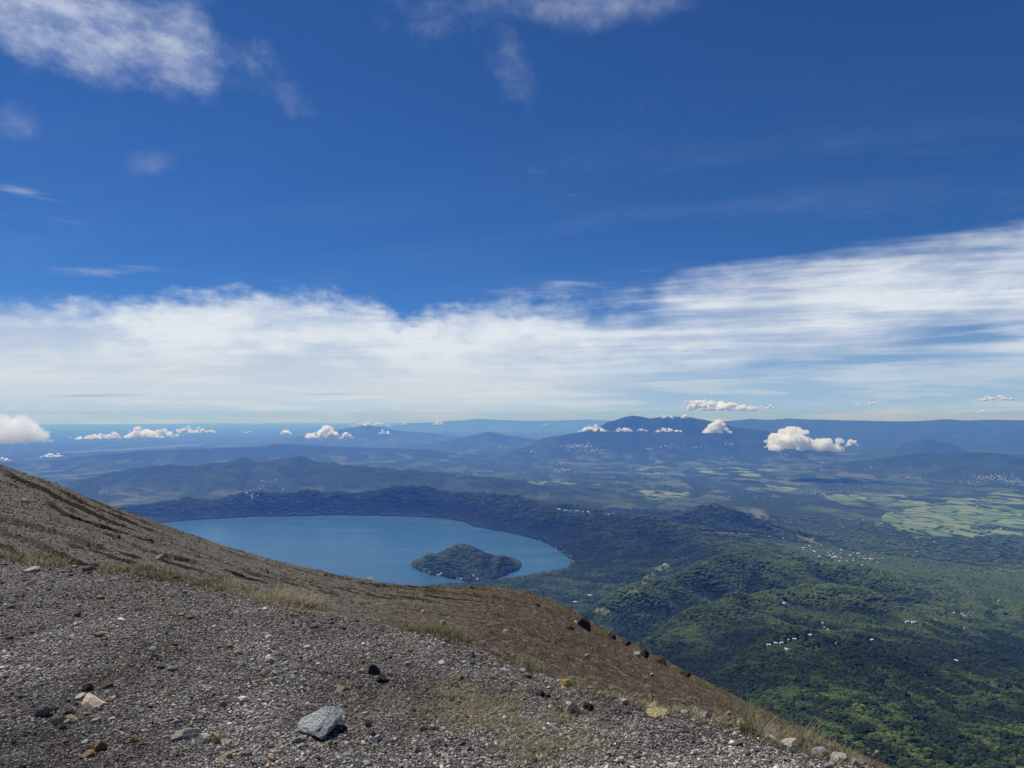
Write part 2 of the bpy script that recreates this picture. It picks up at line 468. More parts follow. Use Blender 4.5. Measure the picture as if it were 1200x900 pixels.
hgt = N.add(N.mul(N.voronoi(pos, 45.0), 0.6), N.add(N.mul(fine, 0.5), N.mul(mid, 1.4)))
principled(N, out, colr, 0.95, 0.15, N.bump(hgt, 0.6, N.lin(zone, 0, 1, 0.02, 0.08)))

ground = mesh_obj('volcano_slope', V, F, [m_near], smooth=True)
se, ss, re_, sa, ra_, rsk = near_params(A_)
zone_v = sstep(R_, re_ * 1.0, re_ * 1.15)
PXv = 600 + FPX * np.tan(np.clip(A_, -1.2, 1.2))
tv = np.clip((R_ - ra_) / (rsk - ra_), 0, 1)
olive_v = sstep(tv, 0.45, 0.9) * np.exp(-((PXv - 720) / 130) ** 2) + 0.55 * sstep(PXv, 650, 850) * sstep(tv, 0.15, 0.8) + 0.30 * np.exp(-((PXv - 520) / 200) ** 2) * sstep(tv, 0.5, 1.0)
olive_v = olive_v * (0.6 + 0.8 * fbm(V[:, 0] * 0.35, V[:, 1] * 0.35, 5, 3))
red_v = sstep(PXv, 330, 620) * (0.8 + 0.5 * fbm(V[:, 0] * 0.2, V[:, 1] * 0.2, 6, 3))
color_attr(ground, 'mask', np.stack([zone_v, np.clip(olive_v, 0, 1), np.clip(red_v, 0, 1), np.ones_like(zone_v)], 1))
rill_shade_v = rills(V[:, 0], V[:, 1], R_, A_)[1] * sstep(R_, re_ * 1.3, ra_ * 1.05)  # mask for the shade painted along the rills
ba_ = ground.data.attributes.new('rill_shade', 'FLOAT', 'POINT'); ba_.data.foreach_set('value', rill_shade_v.astype(np.float32))
tag(ground, kind='structure')

# ------------------------------------------------------------------ the far country
LAKE = -1500.0
R_D = [0, 100, 400, 1000, 1770, 2990, 4500, 6670, 8700, 12160, 20000, 40000, 80000, 165000, 400000]
R_Z = [-30, -62, -220, -485, -655, -909, -1130, -1387, -1550, -1660, -1780, -1830, -1850, -1720, -1720]
L_D = [0, 100, 400, 1000, 1770, 2990, 4500, 5500, 6300, 8700, 12160, 20000, 40000, 80000, 165000, 400000]
L_Z = [-30, -64, -240, -580, -820, -1120, -1390, -1478, -1494, -1540, -1640, -1780, -1830, -1850, -1720, -1720]
_dl = np.geomspace(20, 400000, 900)
def _prof(D, Zs):
    v = np.interp(_dl, D, Zs); k = np.hanning(45); k /= k.sum()
    return np.convolve(np.pad(v, 22, mode='edge'), k, 'valid')
R_T = _prof(R_D, R_Z); L_T = _prof(L_D, L_Z)
AZ_L, AZ_R = float(pix(690, 600)[0]), float(pix(1010, 600)[0])
def base_z(x, y):
    d = np.hypot(x, y); a = np.arctan2(x, y)
    w = sstep(a, AZ_L, AZ_R)
    ld = np.log(np.maximum(d, 20)); g = np.log(_dl)
    return np.interp(ld, g, L_T) * (1 - w) + np.interp(ld, g, R_T) * w

def ridge(pts, wl, wr, power=1.25):
    P3 = np.array([at(*p) for p in pts])
    amp = P3[:, 2] - base_z(P3[:, 0], P3[:, 1])
    return (P3, np.maximum(amp, 0), wl, wr, power)
def ridge_eval(x, y, rg):
    P3, amp, wl, wr, power = rg
    best = np.zeros_like(x); wmax = max(wl, wr) * 3.2
    lo = P3[:, :2].min(0) - wmax; hi = P3[:, :2].max(0) + wmax
    sel = np.nonzero((x > lo[0]) & (x < hi[0]) & (y > lo[1]) & (y < hi[1]))[0]
    if len(sel) == 0: return best
    xs, ys = x[sel], y[sel]; bd = np.full(len(sel), 1e12); ba = np.zeros(len(sel)); bs = np.zeros(len(sel))
    for i in range(len(P3) - 1):
        ax, ay = P3[i, :2]; bx, by = P3[i + 1, :2]
        dx_, dy_ = bx - ax, by - ay
        t = np.clip(((xs - ax) * dx_ + (ys - ay) * dy_) / (dx_ * dx_ + dy_ * dy_), 0, 1)
        ex, ey = xs - ax - t * dx_, ys - ay - t * dy_
        dd = ex * ex + ey * ey
        k = dd < bd
        bd = np.where(k, dd, bd); ba = np.where(k, amp[i] + (amp[i + 1] - amp[i]) * t, ba)
        bs = np.where(k, dx_ * ey - dy_ * ex, bs)
    dist = np.sqrt(bd)
    w = np.where(bs > 0, wl, wr)          # left of the travel direction / right of it
    best[sel] = ba * np.exp(-(dist / w) ** power)
    return best
RIDGES = [
    ridge([(60, 600, 12300), (160, 592, 12200), (250, 583, 12000), (330, 576, 11700), (400, 572, 11500), (520, 570, 11200), (560, 575, 10800), (600, 582, 10200), (640, 590, 9400), (700, 598, 8600), (760, 607, 8000), (815, 619, 7300), (842, 632, 6800), (860, 644, 6300)], 1000, 620, 1.25),
    ridge([(1010, 655, 5700), (930, 650, 5500), (870, 654, 5200), (790, 663, 4900), (740, 677, 4750), (712, 692, 4700), (690, 708, 4700)], 380, 330, 1.45),
    ridge([(1010, 690, 4200), (940, 684, 4100), (880, 695, 3850), (820, 716, 3450), (770, 742, 3050), (740, 770, 2800)], 320, 280, 1.45),
    ridge([(1010, 735, 2700), (950, 735, 2600), (890, 748, 2400), (840, 775, 2150), (800, 805, 1950)], 230, 200, 1.45),
    ridge([(820, 597, 10050), (838, 592, 10000), (858, 594, 9950), (880, 600, 9900)], 600, 480, 1.6),
    ridge([(-120, 585, 19500), (0, 577, 19500), (60, 571, 19500), (130, 553, 19000), (180, 545, 18800), (230, 543, 18600), (262, 540, 18500), (284, 535, 18400), (300, 541, 18400), (335, 537, 18200), (352, 534, 18100), (366, 539, 18000), (420, 546, 17500), (500, 553, 16500), (570, 561, 15500), (640, 572, 14500)], 2400, 1700, 1.25),
    ridge([(-60, 545, 30000), (60, 539, 30000), (130, 531, 30000), (200, 527, 30500), (300, 523, 31000), (325, 520, 31000), (400, 523, 31000), (500, 527, 31000)], 1600, 1900, 1.3),
    ridge([(390, 506, 55000), (412, 501, 55000), (432, 498, 55000), (446, 500, 55000), (470, 505, 55000), (500, 507, 55000)], 3000, 3000, 1.2),
    ridge([(535, 514, 42000), (560, 508, 42000), (573, 505, 42000), (588, 508, 42000), (615, 513, 42000)], 1500, 1800, 1.2),
    ridge([(480, 496, 100000), (540, 492.5, 100000), (560, 490.5, 100000), (590, 492.5, 100000), (650, 493, 100000), (690, 491.5, 100000), (720, 493, 100000)], 5000, 5000, 1.3),
    ridge([(640, 511, 31000), (690, 502, 31000), (712, 492, 31000), (728, 486, 31000), (741, 483, 31000), (752, 484.5, 31000), (762, 487, 31000), (778, 484.5, 31000), (805, 485, 31000), (822, 488, 31000), (845, 494, 31000), (880, 500, 31000), (930, 506, 31000)], 1250, 1150, 1.1),
    ridge([(820, 496, 47000), (860, 492.5, 47000), (880, 490.5, 47000), (905, 491.5, 47000), (925, 490, 47000), (955, 491.5, 47000), (1000, 492, 47000), (1050, 493.5, 47000), (1090, 492.5, 47000), (1110, 491, 47000), (1135, 493, 47000), (1165, 491.5, 47000), (1200, 492.5, 47000), (1300, 493, 47000), (1500, 497, 47000)], 5000, 6000, 1.2),
    ridge([(1060, 517, 33000), (1085, 512, 33000), (1110, 517, 33000)], 1200, 1300, 1.2),
    ridge([(1000, 540, 24000), (1080, 531, 25000), (1150, 530, 25000), (1260, 533, 25000)], 1200, 1600, 1.2),
]
# lake shore, followed in the picture
SHORE_PX = [(60, 628), (150, 617), (197, 612), (230, 609), (262, 607.5), (300, 605.5), (345, 605), (380, 603.5), (430, 604), (480, 605.5), (520, 607), (543, 611), (556, 617), (585, 622), (612, 627), (640, 636), (657, 645), (668, 655), (671, 664), (664, 667), (652, 669), (640, 671.5), (622, 674.5), (602, 677.5), (578, 681), (545, 684.5), (515, 685.5), (485, 689), (440, 702), (380, 712), (300, 715), (200, 712), (100, 705), (20, 690), (-60, 665), (-60, 645)]
def on_plane(px_, py_, zp):
    a, s = pix(px_, py_); d = (zp - CAM_Z) / s
    return np.array([d * math.sin(a), d * math.cos(a)])
def smooth_poly(P, n=4):
    P = np.asarray(P)
    for _ in range(n - 2):
        Q = np.roll(P, -1, 0); P = np.stack([0.75 * P + 0.25 * Q, 0.25 * P + 0.75 * Q], 1).reshape(-1, 2)
    return P
SHORE = smooth_poly([on_plane(px_, py_, LAKE) for px_, py_ in SHORE_PX], 3)
def poly_sd(x, y, P):
    """signed distance, negative inside"""
    n = len(P); d2 = np.full(len(x), 1e18); ins = np.zeros(len(x), bool)
    for i in range(n):
        ax, ay = P[i]; bx, by = P[(i + 1) % n]
        dx_, dy_ = bx - ax, by - ay
        t = np.clip(((x - ax) * dx_ + (y - ay) * dy_) / (dx_ * dx_ + dy_ * dy_ + 1e-9), 0, 1)
        d2 = np.minimum(d2, (x - ax - t * dx_) ** 2 + (y - ay - t * dy_) ** 2)
        c = (ay > y) != (by > y)
        xi = ax + (y - ay) * dx_ / (dy_ if abs(dy_) > 1e-9 else 1e-9)
        ins ^= c & (x < xi)
    return np.where(ins, -1, 1) * np.sqrt(d2)
ISL_L = on_plane(481, 661, LAKE); ISL_R = on_plane(610, 662.5, LAKE); ISL_F = on_plane(545, 683.5, LAKE)
ISL_B = on_plane(545, 650, LAKE)
ISL_PX = [(481, 660), (486, 666), (497, 671), (512, 675), (530, 678.5), (548, 681.5), (562, 682), (580, 678.5), (596, 672.5), (607, 667), (610.5, 661), (606, 656.5), (590, 653), (560, 651), (530, 652), (505, 654), (488, 656.5)]
ISLE = smooth_poly([on_plane(px_, py_, LAKE) for px_, py_ in ISL_PX], 3)
ISL_TOP = at(541, 640.5, 7130)
ISL_T2 = at(590, 653.5, 7000)
ISL_T3 = at(507, 652, 7050)
RES_PX = [(70, 530), (110, 528), (150, 525.6), (190, 522.8), (242, 519.6), (239, 521.4), (205, 523.6), (185, 524.4), (150, 527.4), (120, 529), (90, 530.4)]
RES_Z = -1815.0
RESV = np.array([on_plane(px_, py_, RES_Z) for px_, py_ in RES_PX])

def land_z(x, y, canopy=True):
    x = np.asarray(x, float); y = np.asarray(y, float)
    d = np.hypot(x, y); a = np.arctan2(x, y)
    b = base_z(x, y)
    rl = np.zeros_like(x)
    for rg in RIDGES: rl = np.maximum(rl, ridge_eval(x, y, rg))
    # swells of the plain
    b = b + sstep(d, 9000, 16000) * (24 * fbm(x / 2600, y / 2600, 101, 4) + 14 * fbm(x / 700, y / 700, 105, 3))
    b = b + sstep(d, 20000, 35000) * 60 * np.maximum(0, fbm(x / 5200, y / 5200, 111, 4))
    # gullies on steep ground
    wx = x + 120 * fbm(x / 600, y / 600, 121, 3); wy = y + 120 * fbm(x / 600, y / 600, 131, 3)
    gl = ridged((wx * 0.55 + wy * 0.85) / 620, (wx * 0.85 - wy * 0.55) / 1500, 141, 4) - 0.72
    rel = np.clip(rl / 200, 0, 1) * np.interp(d, [3000, 9000, 16000, 19000, 26000], [1.0, 1.6, 1.6, 1.4, 0.5])
    z = b + rl + gl * 95 * rel
    # gullies of the flank run away from the summit and bend to the left
    ga = (a * 3000 + 0.35 * d) / 520 + 0.7 * fbm(x / 500, y / 500, 151, 3)
    flank = sstep(d, 700, 1500) * sstep(d, 7800, 5600)
    z = z + flank * (46 * (np.abs(pn(ga, d / 2300, 161)) * 1.6 - 0.5) + 34 * fbm(x / 330, y / 330, 171, 4) + 7 * fbm(x / 90, y / 90, 175, 3))
    # lake basin
    near_l = (np.abs(x) < 9000) & (y > 4500) & (y < 14000)
    sdl = np.full(len(x), 1e9)
    k = np.nonzero(near_l)[0]
    if len(k):
        sdl[k] = poly_sd(x[k], y[k], SHORE) + 22 * fbm(x[k] / 160, y[k] / 160, 181, 3) + 8 * fbm(x[k] / 40, y[k] / 40, 182, 2)
        w = sstep(sdl[k], -20, 560) * 0.9 + 0.1 * np.clip(sdl[k] / 560, 0, 1)
        zo = LAKE + 3 + np.maximum(z[k] - LAKE, 4.0) * w
        zi = LAKE - 2 - np.minimum(-sdl[k] * 0.15, 60)
        zz = np.where(sdl[k] > 0, np.where(sdl[k] < 2500, zo, z[k]), zi)
        si = poly_sd(x[k], y[k], ISLE) + 10 * fbm(x[k] / 60, y[k] / 60, 191, 3)
        top = np.zeros(len(k))
        for (T, w_) in ((ISL_TOP, 290), (ISL_T2, 190), (ISL_T3, 230)):
            top = np.maximum(top, (T[2] - LAKE) * np.exp(-(((x[k] - T[0]) / w_) ** 2 + ((y[k] - T[1]) / (w_ * 1.35)) ** 2) ** 1.05))
        hi = 4 + np.maximum(top, 32 * sstep(-si, 0, 250)) * sstep(-si, -5, 130) + 10 * fbm(x[k] / 110, y[k] / 110, 195, 3) * sstep(-si, 0, 100)
        zz = np.where(si < 0, np.maximum(zz, LAKE + hi), zz)
        z[k] = zz
    # far reservoir bed
    kr = np.nonzero((d > 30000) & (d < 60000) & (a < -0.3))[0]
    if len(kr):
        sr = poly_sd(x[kr], y[kr], RESV)
        z[kr] = np.where(sr < 300, np.minimum(z[kr], RES_Z - 6 + 0.02 * np.maximum(sr, 0)), z[kr])
    if canopy:
        c = 7 * fbm(x / 34, y / 34, 201, 2) + 4.5 * fbm(x / 13, y / 13, 205, 2)
        c = c + 5 * fbm(x / 110, y / 110, 207, 2)
        amt = sstep(d, 1500, 4000) * sstep(d, 40000, 15000)
        amt = np.where((sdl < 15) & (sdl > -1e8), amt * 0.15, amt)
        if len(k):
            amt[k] = np.where(si < -8, 1.0, amt[k])
        z = z + c * amt
    return z

azs = np.concatenate([np.linspace(-math.pi, -rad(44), 70)[:-1], np.linspace(-rad(44), rad(44), 1300), np.linspace(rad(44), math.pi, 70)[1:]])
rs_ = np.concatenate([np.geomspace(300, 900, 20)[:-1], np.geomspace(900, 30000, 980), np.geomspace(30150, 168000, 220)])
V, F, A_, R_ = polar_sheet(land_z, azs, rs_)
X_, Y_ = V[:, 0], V[:, 1]
PX_, PY_ = project(X_, np.where(np.abs(A_) < 1.3, Y_, 1e9), V[:, 2])

def masks(PX_, PY_, front):
    """where crops, bare soil and open meadow lie"""
    def ell(px_, py_, wx, wy, soft=1.0, tilt=0.0):
        dx_ = PX_ - px_; dy_ = PY_ - py_
        c, s_ = math.cos(tilt), math.sin(tilt)
        u = (dx_ * c + dy_ * s_) / wx; v = (dy_ * c - dx_ * s_) / wy
        return np.exp(-((u * u + v * v) ** soft))
    fields = np.clip(0.95 * ell(1125, 610, 100, 24, 2.5) + 0.60 * ell(1015, 584, 50, 7, 2) + 0.55 * ell(775, 579, 45, 9, 2) + 0.42 * ell(915, 572, 40, 5, 2) + 0.36 * ell(860, 552, 130, 8, 1.5) + 0.42 * ell(1185, 584, 40, 8, 2) + 0.30 * ell(660, 568, 60, 7, 1.5), 0, 1) * front
    bare = np.clip(0.9 * ell(890, 603, 16, 7, 2, 0.5) + 0.8 * ell(850, 625, 45, 3.2, 2, 0.05) + 0.9 * ell(948, 633, 20, 3, 2, 0.35) + 0.75 * ell(706, 717, 20, 6, 1.5, 0.2) + 0.6 * ell(1040, 708, 42, 6, 1.5) + 0.45 * ell(925, 750, 26, 7, 1.5) + 0.6 * ell(770, 612, 16, 1.6, 2, 0.05) + 0.5 * ell(300, 597, 20, 2.4) + 0.8 * ell(672, 656, 7, 4) + 0.35 * ell(1010, 745, 6, 10, 1, 0.4) + 0.3 * ell(330, 566, 80, 8) + 0.3 * ell(700, 603, 30, 3), 0, 1) * front
    meadow = np.clip(0.80 * ell(746, 687, 50, 13, 1.3, -0.55) + 0.5 * ell(790, 662, 34, 6, 1.5, -0.1) + 0.55 * ell(1010, 632, 90, 10, 1.5, 0.1) + 0.75 * ell(1180, 668, 40, 10, 1.5, -0.1) + 0.3 * ell(1080, 650, 70, 10) + 0.40 * ell(960, 700, 80, 6), 0, 1) * front
    return fields, bare, meadow
fields, bare, meadow = masks(PX_, PY_, np.abs(A_) < 1.2)
mosaic = sstep(R_, 9500, 14000) * (0.22 + 0.78 * sstep(V[:, 2], -1450, -1700))
rimf = np.zeros_like(R_)
sdl_ = np.full(len(R_), 1e9); kk = np.nonzero((np.abs(X_) < 9000) & (Y_ > 4500) & (Y_ < 14000))[0]
sdl_[kk] = poly_sd(X_[kk], Y_[kk], SHORE)
mosaic = mosaic * sstep(sdl_, 700, 1500)

m_land, N, out = material('country')
sc_ = N.node('ShaderNodeSeparateColor'); N.put(sc_.inputs[0], N.attr('mask').outputs['Color'])
a_f, a_b, a_m = sc_.outputs[0], sc_.outputs[1], sc_.outputs[2]
a_mo = N.attr('mosaic').outputs['Fac']
pos = N.node('ShaderNodeNewGeometry').outputs['Position']
px3, py3, pz3 = N.sep(pos)
flat = N.xyz(px3, py3, 0.0)
n1 = N.noise(flat, 1 / 420, 6, 0.6); n2 = N.noise(flat, 1 / 42, 5, 0.65); n3 = N.noise(flat, 1 / 9, 3, 0.6)
forest = N.mix(N.smooth(n1, 0.35, 0.66), (0.016, 0.032, 0.011, 1), (0.040, 0.062, 0.018, 1))
forest = N.mix(N.smooth(n2, 0.38, 0.70, 0.0, 0.8), forest, (0.013, 0.024, 0.010, 1))
forest = N.mix(N.smooth(n3, 0.5, 0.75, 0.0, 0.55), forest, (0.065, 0.092, 0.030, 1))
# farmland
wv = N.vm('MULTIPLY', flat, (1.0, 0.62, 0.0))
vcell = N.voronoi(wv, 1 / 430, out='Color', rnd=0.85); vs_ = N.node('ShaderNodeSeparateColor'); N.put(vs_.inputs[0], vcell)
vedge = N.voronoi(wv, 1 / 430, feature='DISTANCE_TO_EDGE', rnd=0.85)
fcol = N.ramp(vs_.outputs[0], [(0.0, (0.13, 0.195, 0.085)), (0.3, (0.185, 0.260, 0.115)), (0.55, (0.20, 0.235, 0.135)), (0.8, (0.14, 0.195, 0.090)), (0.93, (0.24, 0.225, 0.15))], 'CONSTANT')
fcol = N.mix(N.smooth(n2, 0.3, 0.7, 0.0, 0.35), fcol, (0.10, 0.16, 0.05, 1))
hedge = N.mul(N.smooth(vedge, 0.09, 0.02), N.smooth(N.noise(flat, 1 / 260, 4, 0.6), 0.36, 0.54))
fmask = N.smooth(N.add(a_f, N.mul(N.sub(vs_.outputs[1], 0.5), 0.75)), 0.45, 0.52)
fmask = N.mul(fmask, N.sub(1.0, N.smooth(N.noise(N.vm('MULTIPLY', flat, (1.0, 0.6, 0)), 1 / 620, 6, 0.62), 0.57, 0.61)))
fmask = N.mul(fmask, N.sub(1.0, hedge))
# mixed country far off: groves, plots, dry grass
vm2 = N.voronoi(wv, 1 / 520, out='Color'); vs2 = N.node('ShaderNodeSeparateColor'); N.put(vs2.inputs[0], vm2)
mcol = N.ramp(vs2.outputs[0], [(0.0, (0.028, 0.046, 0.022)), (0.45, (0.040, 0.062, 0.028)), (0.55, (0.085, 0.112, 0.055)), (0.75, (0.055, 0.080, 0.038)), (0.88, (0.125, 0.142, 0.085))], 'CONSTANT')
mcol = N.mix(N.smooth(N.noise(flat, 1 / 300, 7, 0.7), 0.38, 0.56), (0.028, 0.045, 0.020, 1), mcol)
colr = N.mix(a_mo, forest, mcol)
mead = N.mix(n2, (0.085, 0.120, 0.032, 1), (0.16, 0.18, 0.060, 1))
colr = N.mix(N.smooth(N.add(a_m, N.mul(N.sub(N.noise(flat, 1 / 85, 6, 0.68), 0.5), 2.0)), 0.45, 0.95), colr, mead)
soil = N.mix(n3, (0.095, 0.098, 0.050, 1), (0.185, 0.178, 0.105, 1))
colr = N.mix(N.smooth(N.add(a_b, N.mul(N.sub(N.noise(flat, 1 / 70, 6, 0.7), 0.5), 2.2)), 0.50, 0.90), colr, soil)
colr = N.mix(fmask, colr, fcol)
hb = N.add(N.mul(n2, 10.0), N.mul(n3, 5.0))
principled(N, out, colr, 1.0, 0.05, N.bump(hb, 0.45, 1.0))

land = mesh_obj('terrain', V, F, [m_land], smooth=True)
color_attr(land, 'mask', np.stack([fields, bare, meadow, np.ones_like(bare)], 1))
ma = land.data.attributes.new('mosaic', 'FLOAT', 'POINT'); ma.data.foreach_set('value', mosaic.astype(np.float32))
tag(land, kind='structure')

# picking a spot on the land through a picture point
_pd = np.geomspace(900, 60000, 1600)
def pick(px_, py_):
    a, s = pix(px_, py_)
    zz = land_z(_pd * math.sin(a), _pd * math.cos(a), False)
    hit = np.nonzero(zz >= CAM_Z + s * _pd)[0]
    i = hit[0] if len(hit) else len(_pd) - 1
    d = _pd[i]
    return np.array([d * math.sin(a), d * math.cos(a), zz[i]])

# ------------------------------------------------------------------ water
m_water, N, out = material('lake_water')
pos = N.node('ShaderNodeNewGeometry').outputs['Position']
st = N.vm('MULTIPLY', pos, (1.0, 0.5, 1.0))
wn = N.add(N.noise(st, 1 / 14, 4, 0.6), N.mul(N.noise(st, 1 / 60, 4, 0.6), 1.2))
lane = N.smooth(N.noise(N.vm('MULTIPLY', pos, (0.4, 1.6, 1.0)), 1 / 700, 5, 0.6, 0.8), 0.5, 0.72)
wc = N.mix(lane, (0.040, 0.110, 0.185, 1), (0.060, 0.132, 0.208, 1))
b = principled(N, out, wc, N.lin(lane, 0, 1, 0.24, 0.34), 0.22, N.bump(wn, 0.7, 1.6))
b.inputs['IOR'].default_value = 1.33
P2 = smooth_poly([on_plane(px_, py_, LAKE) for px_, py_ in SHORE_PX], 3)
cen = P2.mean(0); P2 = cen + (P2 - cen) * 1.03
def fan(name, P, z, mat):
    n = len(P); c = P.mean(0)
    Vv = np.concatenate([np.column_stack([P, np.full(n, z)]), [[c[0], c[1], z]]])
    Ff = np.array([(i, (i + 1) % n, n) for i in range(n)])
    o = mesh_obj(name, Vv, Ff, [mat])
    if o.data.polygons[0].normal.z < 0: o.data.flip_normals()
    return o
import bmesh
def ngon(name, P, z, mat):
    bm = bmesh.new(); vs_ = [bm.verts.new((p[0], p[1], z)) for p in P]; f = bm.faces.new(vs_)
    bmesh.ops.triangulate(bm, faces=[f]); bmesh.ops.recalc_face_normals(bm, faces=bm.faces)
    me = bpy.data.meshes.new(name); bm.to_mesh(me); bm.free(); me.materials.append(mat)
    if me.polygons[0].normal.z < 0: me.flip_normals()
    o = bpy.data.objects.new(name, me); COL.objects.link(o); return o
lake = tag(ngon('lake_water', P2, LAKE, m_water), kind='structure')
m_res, N, out = material('reservoir_water')
principled(N, out, (0.13, 0.17, 0.22), 0.9, 0.05)
resv = tag(ngon('reservoir_water', RESV, RES_Z, m_res), kind='structure')

# ------------------------------------------------------------------ haze
m_haze, N, out = material('haze_air')
pv = N.node('ShaderNodeVolumePrincipled')
pv.inputs['Color'].default_value = (0.10, 0.28, 1.0, 1.0)          # air scatters blue most
pv.inputs['Absorption Color'].default_value = (1.0, 1.0, 1.0, 1.0)
pv.inputs['Density'].default_value = 3.35e-5
pv.inputs['Anisotropy'].default_value = 0.2
N.t.links.new(pv.outputs[0], out.inputs['Volume'])
HX, HB, HT = 172000.0, -2100.0, 225.0
hv = np.array([(sx * HX, sy * HX, z) for z in (HB, HT) for sx, sy in ((-1, -1), (1, -1), (1, 1), (-1, 1))])
hf = np.array([(0, 3, 2, 1), (4, 5, 6, 7), (0, 1, 5, 4), (1, 2, 6, 5), (2, 3, 7, 6), (3, 0, 4, 7)])
tag(mesh_obj('haze', hv, hf, [m_haze]), kind='stuff')
#@@REST
# ------------------------------------------------------------------ trees
def leaf_mat(name, inst):
    m, N, out = material(name)
    t = N.node('ShaderNodeAttribute', attribute_name='tone', attribute_type=inst).outputs['Fac']
    oi = N.node('ShaderNodeObjectInfo').outputs['Random']
    tt = N.add(t, N.mul(N.sub(oi, 0.5), 0.22))
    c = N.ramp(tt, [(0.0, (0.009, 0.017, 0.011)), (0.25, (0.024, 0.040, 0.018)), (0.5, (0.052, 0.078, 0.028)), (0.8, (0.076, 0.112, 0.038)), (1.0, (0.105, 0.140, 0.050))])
    geo = N.node('ShaderNodeNewGeometry')
    c = N.mix(N.smooth(geo.outputs['Random Per Island'], 0.2, 1.0, 0.0, 0.60), c, N.mix(1.0, c, (2.1, 2.0, 1.9, 1), 'MULTIPLY'))
    principled(N, out, c, 0.85, 0.12)
    return m
m_leaf = leaf_mat('foliage', 'INSTANCER')
m_bark = simple_mat('bark', (0.10, 0.075, 0.055), 0.95, 0.2, 2.0)

def crown_mesh(seed, n=30, sub=1, lumps=0.42, flat=0.72):
    r_ = np.random.default_rng(seed); VV = []; FF = []; off = 0
    v0, f0 = ico(sub)
    for i in range(n):
        th = r_.uniform(0, 2 * math.pi); u = r_.uniform(-0.15, 1.0); q = math.sqrt(max(0, 1 - u * u)); rr = r_.uniform(0.55, 0.86)
        c = np.array([q * math.cos(th), q * math.sin(th), u * flat]) * rr
        if i == 0: c = np.array([0, 0, 0.1])
        s_ = lumps * r_.uniform(0.55, 1.15) * (1.5 if i == 0 else 1)
        d = fbm3(v0 * 2.3 + r_.uniform(0, 50, 3), seed + i, 2)
        v = v0 * (s_ * (1 + 0.55 * d))[:, None] * np.array([1, 1, 0.75]) + c
        VV.append(v); FF.append(f0 + off); off += len(v)
    V = np.concatenate(VV)
    V[:, 2] -= 0
    return V, np.concatenate(FF)
PROTO = []
for i in range(6):
    v, f = crown_mesh(300 + i, n=[34, 28, 40, 24, 32, 36][i], lumps=[0.34, 0.42, 0.30, 0.46, 0.36, 0.32][i], flat=[0.7, 0.85, 0.6, 0.95, 0.75, 0.65][i])
    PROTO.append(mesh_obj('crown_shape', v, f, [m_leaf], link=False))

def scatter_px(cx, cy, wx, wy, n, seed, tilt=0.0):
    r_ = np.random.default_rng(seed); g = r_.normal(0, 1, (n, 2)) * [wx, wy]
    c, s_ = math.cos(tilt), math.sin(tilt)
    return [(cx + c * a - s_ * b, cy + s_ * a + c * b) for a, b in g]
VILLAGES = [
    ('small white house in the valley village below the green fields', 'houses of the valley village', scatter_px(975, 652, 28, 6, 34, 1, 0.15) + scatter_px(1010, 657, 10, 3, 8, 2) + [(952, 633), (921, 634), (1022, 656), (1030, 655), (918, 632), (925, 640), (940, 641)], (1.0, 1.7)),
    ('white hamlet house on a forest clearing above the dark trees', 'houses of the forest clearing', [(901, 757), (909, 755), (916, 755), (924, 752), (931, 751), (922, 762), (926, 763), (957, 759), (980, 755), (964, 732), (966, 737), (970, 740), (949, 747), (1021, 752)], (0.42, 0.68)),
    ('white farmhouse scattered among trees on the right hand slope', 'farmhouses on the wooded slope', [(1063, 731), (1069, 730), (1072, 731), (1086, 732), (1097, 727), (1101, 723), (1105, 724), (1108, 719), (1118, 719), (1127, 720), (1128, 722), (1131, 723), (1138, 722), (1106, 706), (1145, 711), (1183, 721), (1195, 722), (1164, 718), (1130, 737), (1170, 705), (1120, 775), (1121, 776)], (0.55, 1.0)),
    ('white building on the crest of the crater rim', 'buildings along the crater rim', [(655, 597.5), (661, 599), (664, 599.5), (668, 600), (671, 600), (675, 600.5), (678, 600), (683, 600.5), (709, 603), (713, 604), (718, 603), (690, 601)], (1.2, 1.9)),
    ('small pale house at the far shore of the lake', 'lakeside houses on the far shore', [(196, 609.5), (203, 610), (210, 609), (216, 609.5), (240, 605), (250, 604.5), (262, 605), (268, 604.5), (276, 604.5), (283, 604), (292, 604), (300, 603.5), (322, 602.5), (331, 602.5), (345, 602), (352, 602), (366, 601.5), (380, 601), (398, 601.5), (412, 601.5), (430, 602), (446, 602), (462, 602.5), (480, 603), (497, 603.5), (520, 604.5)], (0.9, 1.5)),
    ('pale lakeside house at the foot of the wooded crater wall', 'lakeside houses below the crater wall', [(545, 609), (549, 612), (592, 620), (606, 623), (622, 627), (629, 631), (633, 633), (640, 632), (645, 637), (652, 641), (660, 646), (668, 652), (670, 655), (671, 659)], (0.8, 1.3)),
    ('white house on the low shore of the wooded island', 'houses on the wooded island', [(497, 669), (503, 672), (514, 674.5), (517, 672.5), (536, 678.5), (540, 679), (555, 677), (558, 678), (560, 679.5)], (0.9, 1.5)),
    ('pale house at the foot of the hill range beyond the lake', 'houses below the far hill range', scatter_px(320, 569, 16, 3, 14, 5) + scatter_px(140, 578, 16, 2.5, 12, 6) + scatter_px(295, 582, 14, 2, 8, 7), (1.4, 2.2)),
    ('bright house standing alone on the open meadow spur', None, [(779, 662.5)], (1.7, 1.8)),
    ('lone white house in the forest above the hamlet', None, [(919, 710)], (1.3, 1.4)),
    ('small white hut on the low forest between lake and valley', None, [(691, 699)], (1.3, 1.4)),
    ('small pale hut beside the bare soil in the valley floor', None, [(674, 707)], (1.2, 1.3)),
]
HOUSE_AT = []
hs_ = np.random.default_rng(78)
for lab, grp, pts, (s0, s1) in VILLAGES:
    HOUSE_AT.append([(pick(hx, hy), hs_.uniform(s0, s1)) for hx, hy in pts])
